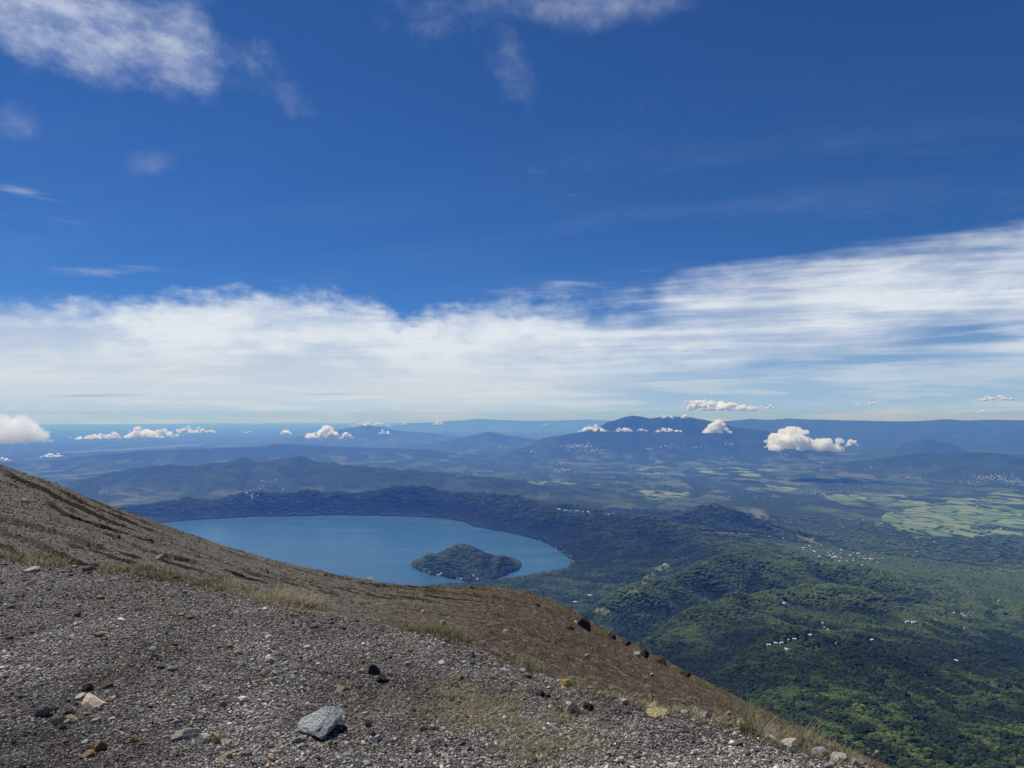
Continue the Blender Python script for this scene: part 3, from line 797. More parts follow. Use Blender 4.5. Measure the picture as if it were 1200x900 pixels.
def skyline_py(px_): return np.interp(px_, SKYL[:, 0], SKYL[:, 1])
ds = [820.0]
while ds[-1] < 12500: ds.append(ds[-1] + max(9.5, ds[-1] * 0.0032))
TX = []; TY = []; TS = []
for d_ in ds:
    sp = max(9.5, d_ * 0.0032)
    n = int(1.36 * d_ / sp)
    a = -0.68 + (np.arange(n) + rng.uniform(0, 1, n)) * (1.36 / n)
    dd = d_ + rng.uniform(-0.5, 0.5, n) * sp
    TX.append(dd * np.sin(a)); TY.append(dd * np.cos(a)); TS.append(np.full(n, sp))
TX = np.concatenate(TX); TY = np.concatenate(TY); TS = np.concatenate(TS)
# only where the slope in front does not hide them (with room to spare for a step aside)
TZb = base_z(TX, TY)
px_, py_ = project(TX, TY, TZb)
k = (px_ > -60) & (px_ < 1275) & (py_ < skyline_py(px_) + 140) & (py_ < 1000)
TX, TY, TS = TX[k], TY[k], TS[k]
TZ = land_z(TX, TY, False)
px_, py_ = project(TX, TY, TZ)
k = (px_ > -50) & (px_ < 1265) & (py_ < skyline_py(px_) + 60) & (py_ < 960)
TX, TY, TS, TZ, px_, py_ = TX[k], TY[k], TS[k], TZ[k], px_[k], py_[k]
fl, ba, me_ = masks(px_, py_, np.ones(len(px_), bool))
d_ = np.hypot(TX, TY)
sd_t = np.full(len(TX), 1e9); kk = np.nonzero(d_ > 4500)[0]; sd_t[kk] = poly_sd(TX[kk], TY[kk], SHORE)
wet = (sd_t < 12) & (TZ < LAKE + 2)
patch = fbm(TX / 150, TY / 150, 401, 3)
clear_ = np.clip(1.6 * ba + 1.02 * np.maximum(me_, 0) + 1.3 * fl + 0.5 * patch, 0, 1)
keep = (~wet) & (rng.uniform(0, 1, len(TX)) > clear_ * 0.95) & (TZ > LAKE - 400)
keep &= ~((d_ > 8500) & (TZ < -1520) & (sd_t > 900) & (patch < 0.05))
for spots in HOUSE_AT:      # yards round the houses are open, more so on the side one looks from
    for p, s_ in spots:
        dd = math.hypot(p[0], p[1]); ux, uy = p[0] / dd, p[1] / dd
        al = (TX - p[0]) * ux + (TY - p[1]) * uy; ac = (TX - p[0]) * -uy + (TY - p[1]) * ux
        keep &= ~((np.abs(ac) < 13 * s_ + 5) & (al > -52 - 14 * s_) & (al < 16 * s_))
TX, TY, TS, TZ, px_, py_, d_, me_ = [q[keep] for q in (TX, TY, TS, TZ, px_, py_, d_, me_)]
# kinds of wood: a dark belt above a lighter, younger one
warpx = px_ + 90 * fbm(TX / 200, TY / 200, 411, 4); warpy = py_ + 34 * fbm(TX / 160, TY / 160, 421, 4)
belt = np.exp(-(((warpy - 768 - 0.02 * (warpx - 1000)) / 24) ** 4)) * sstep(warpx, 800, 880)
belt = np.maximum(belt, 0.95 * sstep(warpx, 1000, 860) * sstep(warpy, 735, 770))
young = sstep(warpy, 796, 818) * sstep(warpx, 880, 950)
reg = 1.3 * fbm(TX / 210, TY / 210, 431, 4); reg2 = fbm(TX / 60, TY / 60, 441, 2)
tone = 0.37 + 0.34 * reg * (1 - 0.62 * sstep(d_, 2600, 4200)) + 0.20 * reg2 * (1 - 0.4 * sstep(d_, 2600, 4200))
tone = tone - 0.34 * belt + young * (0.10 + 0.35 * reg2) + 0.35 * me_
dark_clump = (young > 0.4) & (fbm(TX / 75, TY / 75, 451, 3) > 0.16)
tone = np.where(dark_clump, 0.06, tone)
tone = tone - 0.16 * sstep(d_, 7600, 9500) + 0.16 * sstep(px_, 830, 960) * sstep(py_, 745, 720) + 0.10 * sstep(py_, 700, 640) * sstep(px_, 860, 940)
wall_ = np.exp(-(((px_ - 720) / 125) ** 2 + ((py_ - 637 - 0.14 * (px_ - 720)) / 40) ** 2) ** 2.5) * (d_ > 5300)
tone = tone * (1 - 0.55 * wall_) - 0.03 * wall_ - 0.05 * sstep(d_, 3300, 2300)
# relief shading put into the tree tone: gullies darker, ribs lighter
loc = np.zeros(len(TX))
for L_, wt in ((110.0, 1.0), (260.0, 0.5)):
    mean_ = sum(land_z(TX + ox * L_, TY + oy * L_, False) for ox, oy in ((1, 0.3), (-1, -0.3), (0.3, -1), (-0.3, 1))) / 4
    loc = loc + wt * (TZ - mean_) / L_
tone = tone + np.clip(loc * 2.4, -0.26, 0.16)
tone = np.clip(tone + rng.normal(0, 0.09, len(TX)), 0.02, 0.98)
size = TS * rng.uniform(0.58, 0.95, len(TX)) * np.where(tone < 0.25, 1.3, 1.0) * np.where(young > 0.4, np.where(dark_clump, 1.25, 0.85), 1.0)
hgt = size * rng.uniform(0.85, 1.25, len(TX)) * np.clip(1.1 - TS / 90, 0.55, 1.0)
lift = np.where(d_ < 4000, 4.5, 3.0) * rng.uniform(0.6, 1.5, len(TX))
yaw = rng.uniform(0, 6.283, len(TX)); kind_i = rng.integers(0, 6, len(TX))
# the three hundred that show largest stand as trees of their own
vis = (py_ < 905) & (px_ > 0) & (px_ < 1200) & (py_ < skyline_py(px_) - 3)
score = np.where(vis, size / d_, 0)
top300 = np.argsort(-score)[:296]
TREE_KINDS = [('tree with a dense dark green crown in the lower forest', 'dark green trees in the lower forest'),
              ('tree with a rounded mid green crown in the lower forest', 'mid green trees in the lower forest'),
              ('young tree with a light yellowish green crown in the lower forest', 'light green young trees in the lower forest')]
tv_, tf_ = [], []
def tube(path, radii, seg=6):
    P_ = np.asarray(path, float); VV = []; FF = []
    for i, (p, r0) in enumerate(zip(P_, radii)):
        t = P_[min(i + 1, len(P_) - 1)] - P_[max(i - 1, 0)]; t = t / (np.linalg.norm(t) + 1e-9)
        u = np.cross(t, [0.3, 0.9, 0.1]); u /= np.linalg.norm(u) + 1e-9; w = np.cross(t, u)
        for j in range(seg):
            an = 2 * math.pi * j / seg; VV.append(p + r0 * (math.cos(an) * u + math.sin(an) * w))
    for i in range(len(P_) - 1):
        for j in range(seg):
            a = i * seg + j; b = i * seg + (j + 1) % seg
            FF.append((a, b, b + seg, a + seg))
    return np.array(VV), np.array(FF)
def join(parts):
    VV = []; FF = []; o = 0
    for v, f in parts: VV.append(v); FF.append(f + o); o += len(v)
    return np.concatenate(VV), np.concatenate(FF)
tp = [tube([(0, 0, -3), (0.05, 0, 1.5), (0.1, 0.05, 4.0), (0.0, 0.1, 6.5)], [0.42, 0.32, 0.24, 0.12])]
for q in range(5):
    an = q * 1.257
    tp.append(tube([(0.05, 0, 3.0 + 0.4 * q), (1.2 * math.cos(an), 1.2 * math.sin(an), 4.6 + 0.4 * q), (2.6 * math.cos(an), 2.6 * math.sin(an), 6.0 + 0.4 * q)], [0.16, 0.10, 0.04]))
tv_, tf_ = join(tp)
trunk_me = mesh_obj('trunk', tv_, tf_, [m_bark], link=False).data
for i in top300:
    kd = 0 if tone[i] < 0.30 else (1 if tone[i] < 0.58 else 2)
    e = bpy.data.objects.new('tree', None); COL.objects.link(e)
    e.location = (TX[i], TY[i], TZ[i]); e.rotation_euler = (0, 0, yaw[i]); e.empty_display_size = 1
    tag(e, TREE_KINDS[kd][0], 'tree', TREE_KINDS[kd][1])
    c = bpy.data.objects.new('crown', PROTO[kind_i[i]].data); COL.objects.link(c); c.parent = e
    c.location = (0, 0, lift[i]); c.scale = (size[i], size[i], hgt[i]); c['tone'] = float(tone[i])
    t = bpy.data.objects.new('trunk', trunk_me); COL.objects.link(t); t.parent = e
    t.scale = (1, 1, max(0.6, lift[i] / 5.0))
rest = np.ones(len(TX), bool); rest[top300] = False
ptv = np.stack([TX[rest], TY[rest], TZ[rest] + lift[rest]], 1)
print('trees', len(TX), rest.sum())
fo = mesh_obj('forest', ptv, np.zeros((0, 3), int))
me = fo.data
def fattr(name, typ, arr, key='value'):
    a = me.attributes.new(name, typ, 'POINT'); a.data.foreach_set(key, np.ascontiguousarray(arr).ravel())
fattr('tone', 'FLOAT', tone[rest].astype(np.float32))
fattr('rot', 'FLOAT_VECTOR', np.stack([np.zeros(rest.sum()), np.zeros(rest.sum()), yaw[rest]], 1).astype(np.float32), 'vector')
fattr('scl', 'FLOAT_VECTOR', np.stack([size[rest], size[rest], hgt[rest]], 1).astype(np.float32), 'vector')
fattr('kind_id', 'INT', kind_i[rest].astype(np.int32))
ng = bpy.data.node_groups.new('forest_scatter', 'GeometryNodeTree')
ng.interface.new_socket('Geometry', in_out='INPUT', socket_type='NodeSocketGeometry')
ng.interface.new_socket('Geometry', in_out='OUTPUT', socket_type='NodeSocketGeometry')
gi = ng.nodes.new('NodeGroupInput'); go = ng.nodes.new('NodeGroupOutput')
iop = ng.nodes.new('GeometryNodeInstanceOnPoints'); jn = ng.nodes.new('GeometryNodeJoinGeometry')
for p in reversed(PROTO):
    ob = ng.nodes.new('GeometryNodeObjectInfo'); ob.inputs['Object'].default_value = p; ob.inputs['As Instance'].default_value = True
    ng.links.new(ob.outputs['Geometry'], jn.inputs[0])
ng.links.new(gi.outputs[0], iop.inputs['Points']); ng.links.new(jn.outputs[0], iop.inputs['Instance'])
iop.inputs['Pick Instance'].default_value = True
def nattr(name, dt):
    n = ng.nodes.new('GeometryNodeInputNamedAttribute'); n.data_type = dt; n.inputs['Name'].default_value = name
    return n.outputs['Attribute']
ng.links.new(nattr('kind_id', 'INT'), iop.inputs['Instance Index'])
ng.links.new(nattr('rot', 'FLOAT_VECTOR'), iop.inputs['Rotation'])
ng.links.new(nattr('scl', 'FLOAT_VECTOR'), iop.inputs['Scale'])
ng.links.new(iop.outputs[0], go.inputs[0])
md = fo.modifiers.new('scatter', 'NODES'); md.node_group = ng
tag(fo, 'continuous green forest covering the volcano flank and the crater walls', 'forest', kind='stuff')

# ------------------------------------------------------------------ houses, towns, boats
m_white = simple_mat('white_plaster', (0.72, 0.70, 0.66), 0.8, 0.06, 0.6)
m_zinc = simple_mat('zinc_roof', (0.62, 0.63, 0.64), 0.55, 0.10, 0.8)
m_rust = simple_mat('tile_roof', (0.30, 0.14, 0.08), 0.85, 0.15, 0.8)
def house_parts(L, Wd, H, R):
    l, w = L / 2, Wd / 2
    v = [(-l, -w, -6), (l, -w, -6), (l, w, -6), (-l, w, -6), (-l, -w, H), (l, -w, H), (l, w, H), (-l, w, H)]
    f = [(0, 1, 5, 4), (1, 2, 6, 5), (2, 3, 7, 6), (3, 0, 4, 7)]
    o = 0.5
    r = [(-l - o, -w - o, H - 0.15), (l + o, -w - o, H - 0.15), (l + o, 0, H + R), (-l - o, 0, H + R), (l + o, w + o, H - 0.15), (-l - o, w + o, H - 0.15)]
    n = len(v); v = v + r + [(-l, 0, H + R - 0.3), (l, 0, H + R - 0.3)]
    f = f + [(n, n + 1, n + 2, n + 3), (n + 3, n + 2, n + 4, n + 5), (4, 7, n + 6, n + 6), (5, n + 7, 6, 6)]
    return v, f
def house_mesh(L, Wd, H, R, roof):
    bm = bmesh.new(); v, f = house_parts(L, Wd, H, R); vs_ = [bm.verts.new(p) for p in v]
    for i, q in enumerate(f):
        q2 = list(dict.fromkeys(q)); fc = bm.faces.new([vs_[j] for j in q2]); fc.material_index = 1 if i in (4, 5) else 0
    me = bpy.data.meshes.new('house'); bm.to_mesh(me); bm.free(); me.materials.append(m_white); me.materials.append(roof)
    return me
HM = [house_mesh(13, 9, 4, 2.2, m_zinc), house_mesh(18, 9, 4.5, 2.4, m_zinc), house_mesh(11, 9, 4, 2.4, m_rust), house_mesh(24, 13, 6, 2.5, m_zinc), house_mesh(12, 10, 7, 2.2, m_white)]
hr = np.random.default_rng(77)
for (lab, grp, pts, _), spots in zip(VILLAGES, HOUSE_AT):
    for p, s_ in spots:
        dd = math.hypot(p[0], p[1])
        o = bpy.data.objects.new('house', HM[int(hr.integers(0, 5))]); COL.objects.link(o)
        z = float(land_z(np.array([p[0]]), np.array([p[1]]), True)[0])
        o.location = (p[0], p[1], max(z, p[2]) + 2.0); o.rotation_euler = (0, 0, hr.uniform(0, 3.14)); o.scale = (s_, s_, s_)
        tag(o, lab, 'house', grp)

# towns on the plain: thousands of roofs, each town read as one mass
def town(name, label, spots):
    P_ = []
    for (cx, cy, wx, wy, n, seed, big) in spots:
        for (hx, hy) in scatter_px(cx, cy, wx, wy, n, seed): P_.append((hx, hy, big))
    Vv = []; Ff = []; Mi = []; o = 0; r_ = np.random.default_rng(abs(hash(label)) % 1000 if False else len(label))
    P_ = np.array(P_); a, s = pix(P_[:, 0], P_[:, 1])
    # intersect with the land by marching once for all
    D = np.geomspace(6000, 70000, 260)
    X = D[None, :] * np.sin(a)[:, None]; Y = D[None, :] * np.cos(a)[:, None]
    Z = land_z(X.ravel(), Y.ravel(), False).reshape(X.shape)
    hit = Z >= (CAM_Z + s[:, None] * D[None, :]); ii = np.where(hit.any(1), hit.argmax(1), len(D) - 1)
    for q in range(len(P_)):
        i1 = ii[q]; i0 = max(i1 - 1, 0)
        d0, d1 = D[i0], D[i1]; e0 = CAM_Z + s[q] * d0 - Z[q, i0]; e1 = CAM_Z + s[q] * d1 - Z[q, i1]
        t = e0 / (e0 - e1) if abs(e0 - e1) > 1e-6 else 1.0; dd = d0 + (d1 - d0) * min(max(t, 0), 1)
        x, y = dd * math.sin(a[q]), dd * math.cos(a[q]); z = Z[q, i0] + (Z[q, i1] - Z[q, i0]) * min(max(t, 0), 1) + 3
        sc = P_[q, 2] * r_.uniform(0.5, 1.4)
        v, f = house_parts(16 * sc, 11 * sc, 4 + 1.6 * sc, 1.2 * sc)
        v = np.array(v); an = r_.uniform(0, 3.14); c, s_ = math.cos(an), math.sin(an)
        v = np.stack([v[:, 0] * c - v[:, 1] * s_ + x, v[:, 0] * s_ + v[:, 1] * c + y, v[:, 2] + z], 1)
        mi = int(r_.choice([0, 1, 1, 2]))
        Vv.append(v); Ff += [tuple(j + o for j in dict.fromkeys(qf)) for qf in f]; Mi += [0, 0, 0, 0, mi, mi, 0, 0]; o += len(v)
    V = np.concatenate(Vv); me = bpy.data.meshes.new(name); me.from_pydata([tuple(p) for p in V], [], Ff)
    for mt in (m_white, m_zinc, m_rust): me.materials.append(mt)
    me.polygons.foreach_set('material_index', Mi); me.update()
    ob = bpy.data.objects.new(name, me); COL.objects.link(ob)
    tag(ob, label, 'town', kind='stuff'); return ob
town('town', 'hazy white town at the foot of the twin peaked volcano', [(678, 523, 12, 1.6, 110, 1, 3.4), (690, 528, 14, 1.2, 60, 2, 3.0), (705, 531, 8, 0.8, 30, 3, 2.6), (783, 523, 5, 1.5, 25, 4, 3.0), (762, 526, 3, 0.6, 16, 5, 3.0), (622, 529, 5, 0.7, 14, 6, 3.4)])
town('town', 'pale scattered roofs across the middle of the hazy plain', [(650, 543, 14, 1.5, 60, 11, 2.0), (662, 550.5, 6, 0.8, 26, 12, 2.6), (742, 551, 9, 2.2, 34, 13, 1.7), (780, 556, 8, 1, 20, 14, 1.8), (560, 546, 30, 4, 40, 15, 1.5), (700, 560, 60, 8, 60, 16, 1.2), (545, 557, 4, 0.6, 10, 17, 2.2)])
town('town', 'pale town roofs left of the big white cloud on the plain', [(855, 520.5, 6, 0.8, 20, 21, 3.2), (905, 525, 6, 3, 30, 22, 2.6), (918, 532, 4, 1.6, 18, 23, 2.4), (853, 538, 5, 1.3, 16, 24, 2.2), (815, 524, 6, 0.8, 18, 25, 2.4), (880, 548, 60, 6, 46, 26, 1.4), (875, 518, 10, 0.8, 20, 27, 2.6)])
town('town', 'reddish and white town at the right edge of the plain', [(1160, 560, 17, 2.6, 150, 31, 1.6), (1140, 566, 8, 1.5, 30, 32, 1.5), (1072, 560, 7, 1.0, 22, 33, 2.0), (1020, 549, 3, 2, 12, 34, 1.8), (1190, 565, 10, 2, 30, 35, 1.5), (1060, 572, 60, 6, 40, 36, 1.2)])
town('town', 'scattered farm roofs between the green crop fields', [(1100, 600, 50, 12, 46, 41, 1.1), (963, 579, 4, 0.7, 10, 42, 2.0), (985, 580, 12, 1.6, 18, 43, 1.4), (920, 580, 50, 8, 36, 44, 1.1), (1180, 622, 16, 3, 26, 45, 1.1), (790, 573, 60, 5, 30, 46, 1.1), (1040, 640, 30, 8, 26, 47, 0.9)])

# boats
m_boat = simple_mat('boat_paint', (0.80, 0.80, 0.78), 0.4, 0.03, 1.0)
m_glass = simple_mat('cabin_glass', (0.04, 0.06, 0.08), 0.15, 0.05, 1.0)
def boat(px_, py_, label, L, yaw_):
    p = on_plane(px_, py_, LAKE)
    e = bpy.data.objects.new('boat', None); COL.objects.link(e); e.location = (p[0], p[1], LAKE); e.rotation_euler = (0, 0, yaw_)
    tag(e, label, 'boat', 'boats on the lake')
    st = []
    for t in np.linspace(0, 1, 9):
        w = 0.17 * L * (1 - max(0, t - 0.45) ** 2 / 0.32) ; w = max(w, 0.01); x = (t - 0.5) * L; sh = 0.07 * L * (1 + 0.7 * t * t)
        st.append([(x, -w, sh), (x, -w * 0.8, 0.0), (x, 0, -0.05 * L), (x, w * 0.8, 0.0), (x, w, sh), (x, w * 0.85, sh * 0.9), (x, 0, sh * 0.86), (x, -w * 0.85, sh * 0.9)])
    V_ = np.array(st).reshape(-1, 3); F_ = []
    for i in range(8):
        for j in range(8): F_.append((i * 8 + j, i * 8 + (j + 1) % 8, (i + 1) * 8 + (j + 1) % 8, (i + 1) * 8 + j))
    mesh_obj('hull', V_, np.array(F_), [m_boat], parent=e)
    cb = np.array([(-0.2, -0.11, 0.07), (0.12, -0.11, 0.07), (0.12, 0.11, 0.07), (-0.2, 0.11, 0.07), (-0.17, -0.09, 0.19), (0.05, -0.09, 0.19), (0.05, 0.09, 0.19), (-0.17, 0.09, 0.19)]) * L
    cf = np.array([(0, 1, 5, 4), (1, 2, 6, 5), (2, 3, 7, 6), (3, 0, 4, 7), (4, 5, 6, 7)])
    cbn = mesh_obj('cabin', cb, cf, [m_boat], parent=e)
    w_ = np.array([(0.128, -0.09, 0.09), (0.128, 0.09, 0.09), (0.066, 0.08, 0.175), (0.066, -0.08, 0.175)]) * L
    mesh_obj('windscreen', w_, np.array([(0, 1, 2, 3)]), [m_glass], parent=cbn)
boat(610.5, 634.5, 'bright white boat on the lake near the right shore', 22, 0.4)
boat(593, 629, 'small pale boat close under the crater wall shore', 14, 1.2)

# ------------------------------------------------------------------ clouds low over the plain
def vapour(name, dens):
    m, N, out = material(name)
    v = N.node('ShaderNodeVolumePrincipled'); v.inputs['Color'].default_value = (1, 1, 1, 1); v.inputs['Absorption Color'].default_value = (1, 1, 1, 1)
    v.inputs['Density'].default_value = dens; v.inputs['Anisotropy'].default_value = 0.4
    N.t.links.new(v.outputs[0], out.inputs['Volume'])
    return m
def skin_of(V, F, voxel):
    """one closed skin round many overlapping puffs"""
    t = mesh_obj('skin', V, F)
    md = t.modifiers.new('r', 'REMESH'); md.mode = 'VOXEL'; md.voxel_size = voxel
    dg = bpy.context.evaluated_depsgraph_get(); ev = t.evaluated_get(dg); me = ev.to_mesh()
    n = len(me.vertices); v = np.empty(n * 3, np.float32); me.vertices.foreach_get('co', v)
    me.calc_loop_triangles(); f = np.empty(len(me.loop_triangles) * 3, np.int32); me.loop_triangles.foreach_get('vertices', f)
    ev.to_mesh_clear(); m0 = t.data; bpy.data.objects.remove(t); bpy.data.meshes.remove(m0)
    return v.reshape(-1, 3).astype(float), f.reshape(-1, 3)
def cloud(px_, py_, wpx, hpx, d, label, seed, n=22, shape=None, group=None, flatb=True, wisps=10, thick=14.0):
    """py_ is the middle of the cloud; sizes in pixels at distance d"""
    r_ = np.random.default_rng(seed); c = at(px_, py_, d); k = d / FPX
    Wm, Hm = wpx * k, hpx * k; s_ = 100.0 / Hm
    core = [[], [], 0]; halo = [[], [], 0]
    n = int(n * 1.8)
    for i in range(n + wisps):
        wsp = i >= n
        t = r_.uniform(-1, 1) if not wsp else r_.choice([-1, 1]) * r_.uniform(0.5, 1.10)
        env = (1 - abs(t) ** 2.2) if shape is None else np.interp(t, shape[0], shape[1])
        env = max(env, 0.12) * r_.uniform(0.75, 1.08)
        rr = Hm * 0.5 * r_.uniform(0.16, 0.52) * (0.45 + 0.55 * env) * (r_.uniform(0.25, 0.6) if wsp else 1.0)
        rr = min(rr, Wm * 0.3)
        x = t * max(Wm / 2 - rr * 0.8, 0)
        zt = -Hm / 2 + rr * 0.6 + r_.uniform(0, 1) * max(Hm * env - rr * 1.5, 0)
        y = r_.uniform(-1, 1) * Wm * 0.22
        for kind in (1,):
            v0, f0 = ico(4)
            p = v0 * rr * (0.72 if kind == 0 else 1.02)
            q = (p + [x, y, zt]) / max(Hm, 1)
            dn = fbm3(q * 4.2 + seed * 3.1, seed, 5)
            v = p * (1 + 0.95 * dn + 0.40 * fbm3(q * 15.0 + seed, seed + 60, 3))[:, None] * np.array([1.25, 1.2, 0.9]) + [x, y, zt]
            if flatb: v[:, 2] = np.where(v[:, 2] < -Hm * 0.38, -Hm * 0.38 + (v[:, 2] + Hm * 0.38) * 0.4, v[:, 2])
            L = halo if kind else core
            L[0].append(v * s_); L[1].append(f0 + L[2]); L[2] += len(v0)
    Vh, Fh = skin_of(np.concatenate(halo[0]), np.concatenate(halo[1]), 1.7 if Wm < 4 * Hm else 2.6)
    ob = mesh_obj('cloud', Vh, Fh, [vapour('cloud_vapour', thick / Hm)], smooth=True)
    ob.rotation_euler = (0, 0, -math.atan2(c[0], c[1])); ob.scale = (1 / s_,) * 3; ob.location = c
    tag(ob, label, 'cloud', group)
    return ob
cloud(943, 514, 78, 31, 21000, 'large bright white cumulus cloud over the right plain', 1, 34, ([-1, -0.6, -0.15, 0.2, 0.6, 1], [0.45, 0.95, 1.0, 0.6, 0.5, 0.75]), wisps=14)
cloud(999, 518, 14, 9, 21000, 'small ragged wisp right of the large bright cumulus', 2, 7, wisps=10)
cloud(840, 500, 33, 17, 20500, 'rounded white cloud at the right foot of the volcano', 3, 18)
cloud(845, 474, 82, 17, 60000, 'long puffy white cloud stretched above the volcano shoulder', 4, 30, ([-1, -0.5, 0, 0.5, 1], [0.8, 1.0, 0.8, 0.7, 0.45]), wisps=16)
cloud(898, 476, 24, 7, 61000, 'thin ragged tail right of the long cloud above the volcano', 5, 8, wisps=14)
cloud(696, 502, 36, 9, 20500, 'flat white cloud at the left foot of the volcano', 6, 18)
cloud(731, 503, 24, 7, 20500, 'small flat white cloud below the main volcano peak', 7, 13)
cloud(752, 503.5, 15, 4, 20500, 'thin low cloud sliver between two flat clouds under the peak', 8, 16)
cloud(784, 503.5, 34, 6, 20500, 'low flat cloud under the second volcano peak', 9, 15)
cloud(782, 487.8, 16, 6, 20000, 'small white cloud clinging to the upper volcano slope', 10, 9)
cloud(802, 487, 9, 7, 20000, 'tiny cloud at the notch of the second volcano peak', 11, 7)
cloud(378, 506.5, 34, 16, 24000, 'bright puffy cumulus over the far left lowland', 12, 22, ([-1, -0.3, 0.4, 1], [0.5, 0.6, 1.0, 0.6]))
cloud(335, 505.5, 13, 8, 24000, 'small round puff left of the bright left cumulus', 13, 8)
cloud(406, 510, 15, 8, 24500, 'small grey white puff right of the bright left cumulus', 14, 8)
cloud(450, 506, 17, 6, 30000, 'little flat cloud in front of the distant blue mountain', 15, 8)
cloud(435, 496, 46, 7, 52000, 'long thin row of cloud behind the distant blue mountain', 16, 18)
cloud(514, 495, 17, 6, 52000, 'small bright puff on the horizon left of centre', 17, 9)
cloud(474, 496, 8, 4, 52000, 'tiny puff between two cloud rows on the horizon', 18, 6)
cloud(150, 507, 96, 13, 42000, 'long white cloud bank low over the far left plain', 19, 40, ([-1, -0.6, 0, 0.3, 0.7, 1], [0.25, 0.4, 0.75, 1.0, 0.8, 0.4]), wisps=22)
cloud(225, 503.5, 56, 8, 46000, 'thin cloud streak right of the long far left bank', 20, 22, wisps=14)
cloud(62, 532.5, 21, 6, 24000, 'small flat cloud in front of the far reservoir', 21, 9)
cloud(4, 538, 13, 5, 22000, 'tiny flat cloud at the left edge above the slope', 22, 7)
cloud(-4, 499, 84, 33, 5500, 'large soft cumulus cloud cut off by the left edge of the picture', 23, 60, ([-1, -0.4, 0.1, 0.45, 0.7, 1], [0.75, 0.85, 0.8, 1.0, 0.75, 0.35]), wisps=22, thick=2.8, flatb=False)
cloud(1170, 465.5, 40, 8, 60000, 'flat white cloud alone in the sky at far right', 24, 16)
cloud(1152, 481.0, 12, 5, 62000, 'tiny white puff below the flat far right cloud', 25, 7)
cloud(1023, 472.5, 15, 5, 62000, 'little puff in the sky above the right mountain range', 26, 7)
cloud(1005, 474, 7, 4, 62000, 'speck of cloud left of the little right puff', 27, 5)
cloud(290, 494.5, 26, 4, 60000, 'faint cloud line on the left horizon', 28, 10)
cloud(290, 505.5, 9, 3.5, 40000, 'tiny cloud right of the far left cloud streak', 29, 5)
cloud(640, 496.5, 8, 3, 40000, 'tiny pale cloud on the horizon left of the volcano', 30, 5)
#@@NEAR
# ------------------------------------------------------------------ stones of the slope
def near_hits(px_, py_):
    """where sight lines meet the smooth form of the near ground"""
    a, s = pix(px_, py_); a = np.atleast_1d(a); s = np.atleast_1d(s)
    se, ss, re, sa, ra, rs = near_params(a)
    r0 = CAM_Z / np.maximum(-s - 0.05, 1e-3)
    za = CAM_Z + sa * ra; zs = CAM_Z + ss * rs; m_ = (zs - za) / (rs - ra)
    r2 = np.clip((CAM_Z - za + m_ * ra) / np.minimum(m_ - s, -1e-6) if False else (za - m_ * ra - CAM_Z) / np.where(np.abs(s - m_) < 1e-6, 1e-6, s - m_), ra, rs)
    r = np.where(s <= se, np.minimum(r0, re), r2)
    return r * np.sin(a), r * np.cos(a), r, np.ones(len(r), bool)
def near_pick(px_, py_):
    x, y, r, _ = near_hits([px_], [py_])
    return float(x[0]), float(y[0]), float(near_z(x, y)[0]), float(r[0])

def stone_mat(name):
    m, N, out = material(name)
    c = N.attr('col').outputs['Color']
    pos = N.node('ShaderNodeNewGeometry').outputs['Position']
    n = N.noise(pos, 120.0, 3, 0.6)
    c = N.mix(N.smooth(n, 0.35, 0.7, 0.0, 0.30), c, (0.05, 0.045, 0.04, 1))
    principled(N, out, c, 0.92, 0.2)
    return m
m_stone = stone_mat('loose_stone')
def palette(n, r_, pale=0.10, warm=0.06, base=(0.058, 0.48)):
    g = r_.uniform(0, 1, n) ** 2.4 * (base[1] - base[0]) + base[0]
    col = np.stack([g * 1.035, g, g * 0.955], 1)
    k = r_.uniform(0, 1, n)
    pv_ = k < pale; q = r_.uniform(0.24, 0.50, n)
    col[pv_] = np.stack([q * 1.04, q, q * 0.89], 1)[pv_]
    wv = (k > 1 - warm); q = r_.uniform(0.10, 0.32, n)
    col[wv] = np.stack([q * 1.1, q * 0.80, q * 0.52], 1)[wv]
    bv = (k > pale) & (k < pale + 0.10); col[bv] = np.stack([g * 1.2, g * 0.95, g * 0.82], 1)[bv]
    return col
_bank = {}
def stone_bank(sub, n, seed):
    key = (sub, n, seed)
    if key not in _bank:
        r_ = np.random.default_rng(seed); v0, f0 = ico(sub); L = []
        for i in range(n):
            v = v0 * (1 + 0.34 * fbm3(v0 * 1.3 + r_.uniform(0, 90, 3), seed + i, 2))[:, None]
            for _ in range(7):      # broken faces
                nrm = r_.normal(0, 1, 3); nrm /= np.linalg.norm(nrm); lim = r_.uniform(0.55, 0.85)
                dd = v @ nrm; v = v - np.maximum(dd - lim, 0)[:, None] * nrm
            L.append(v)
        _bank[key] = (np.array(L), f0)
    return _bank[key]
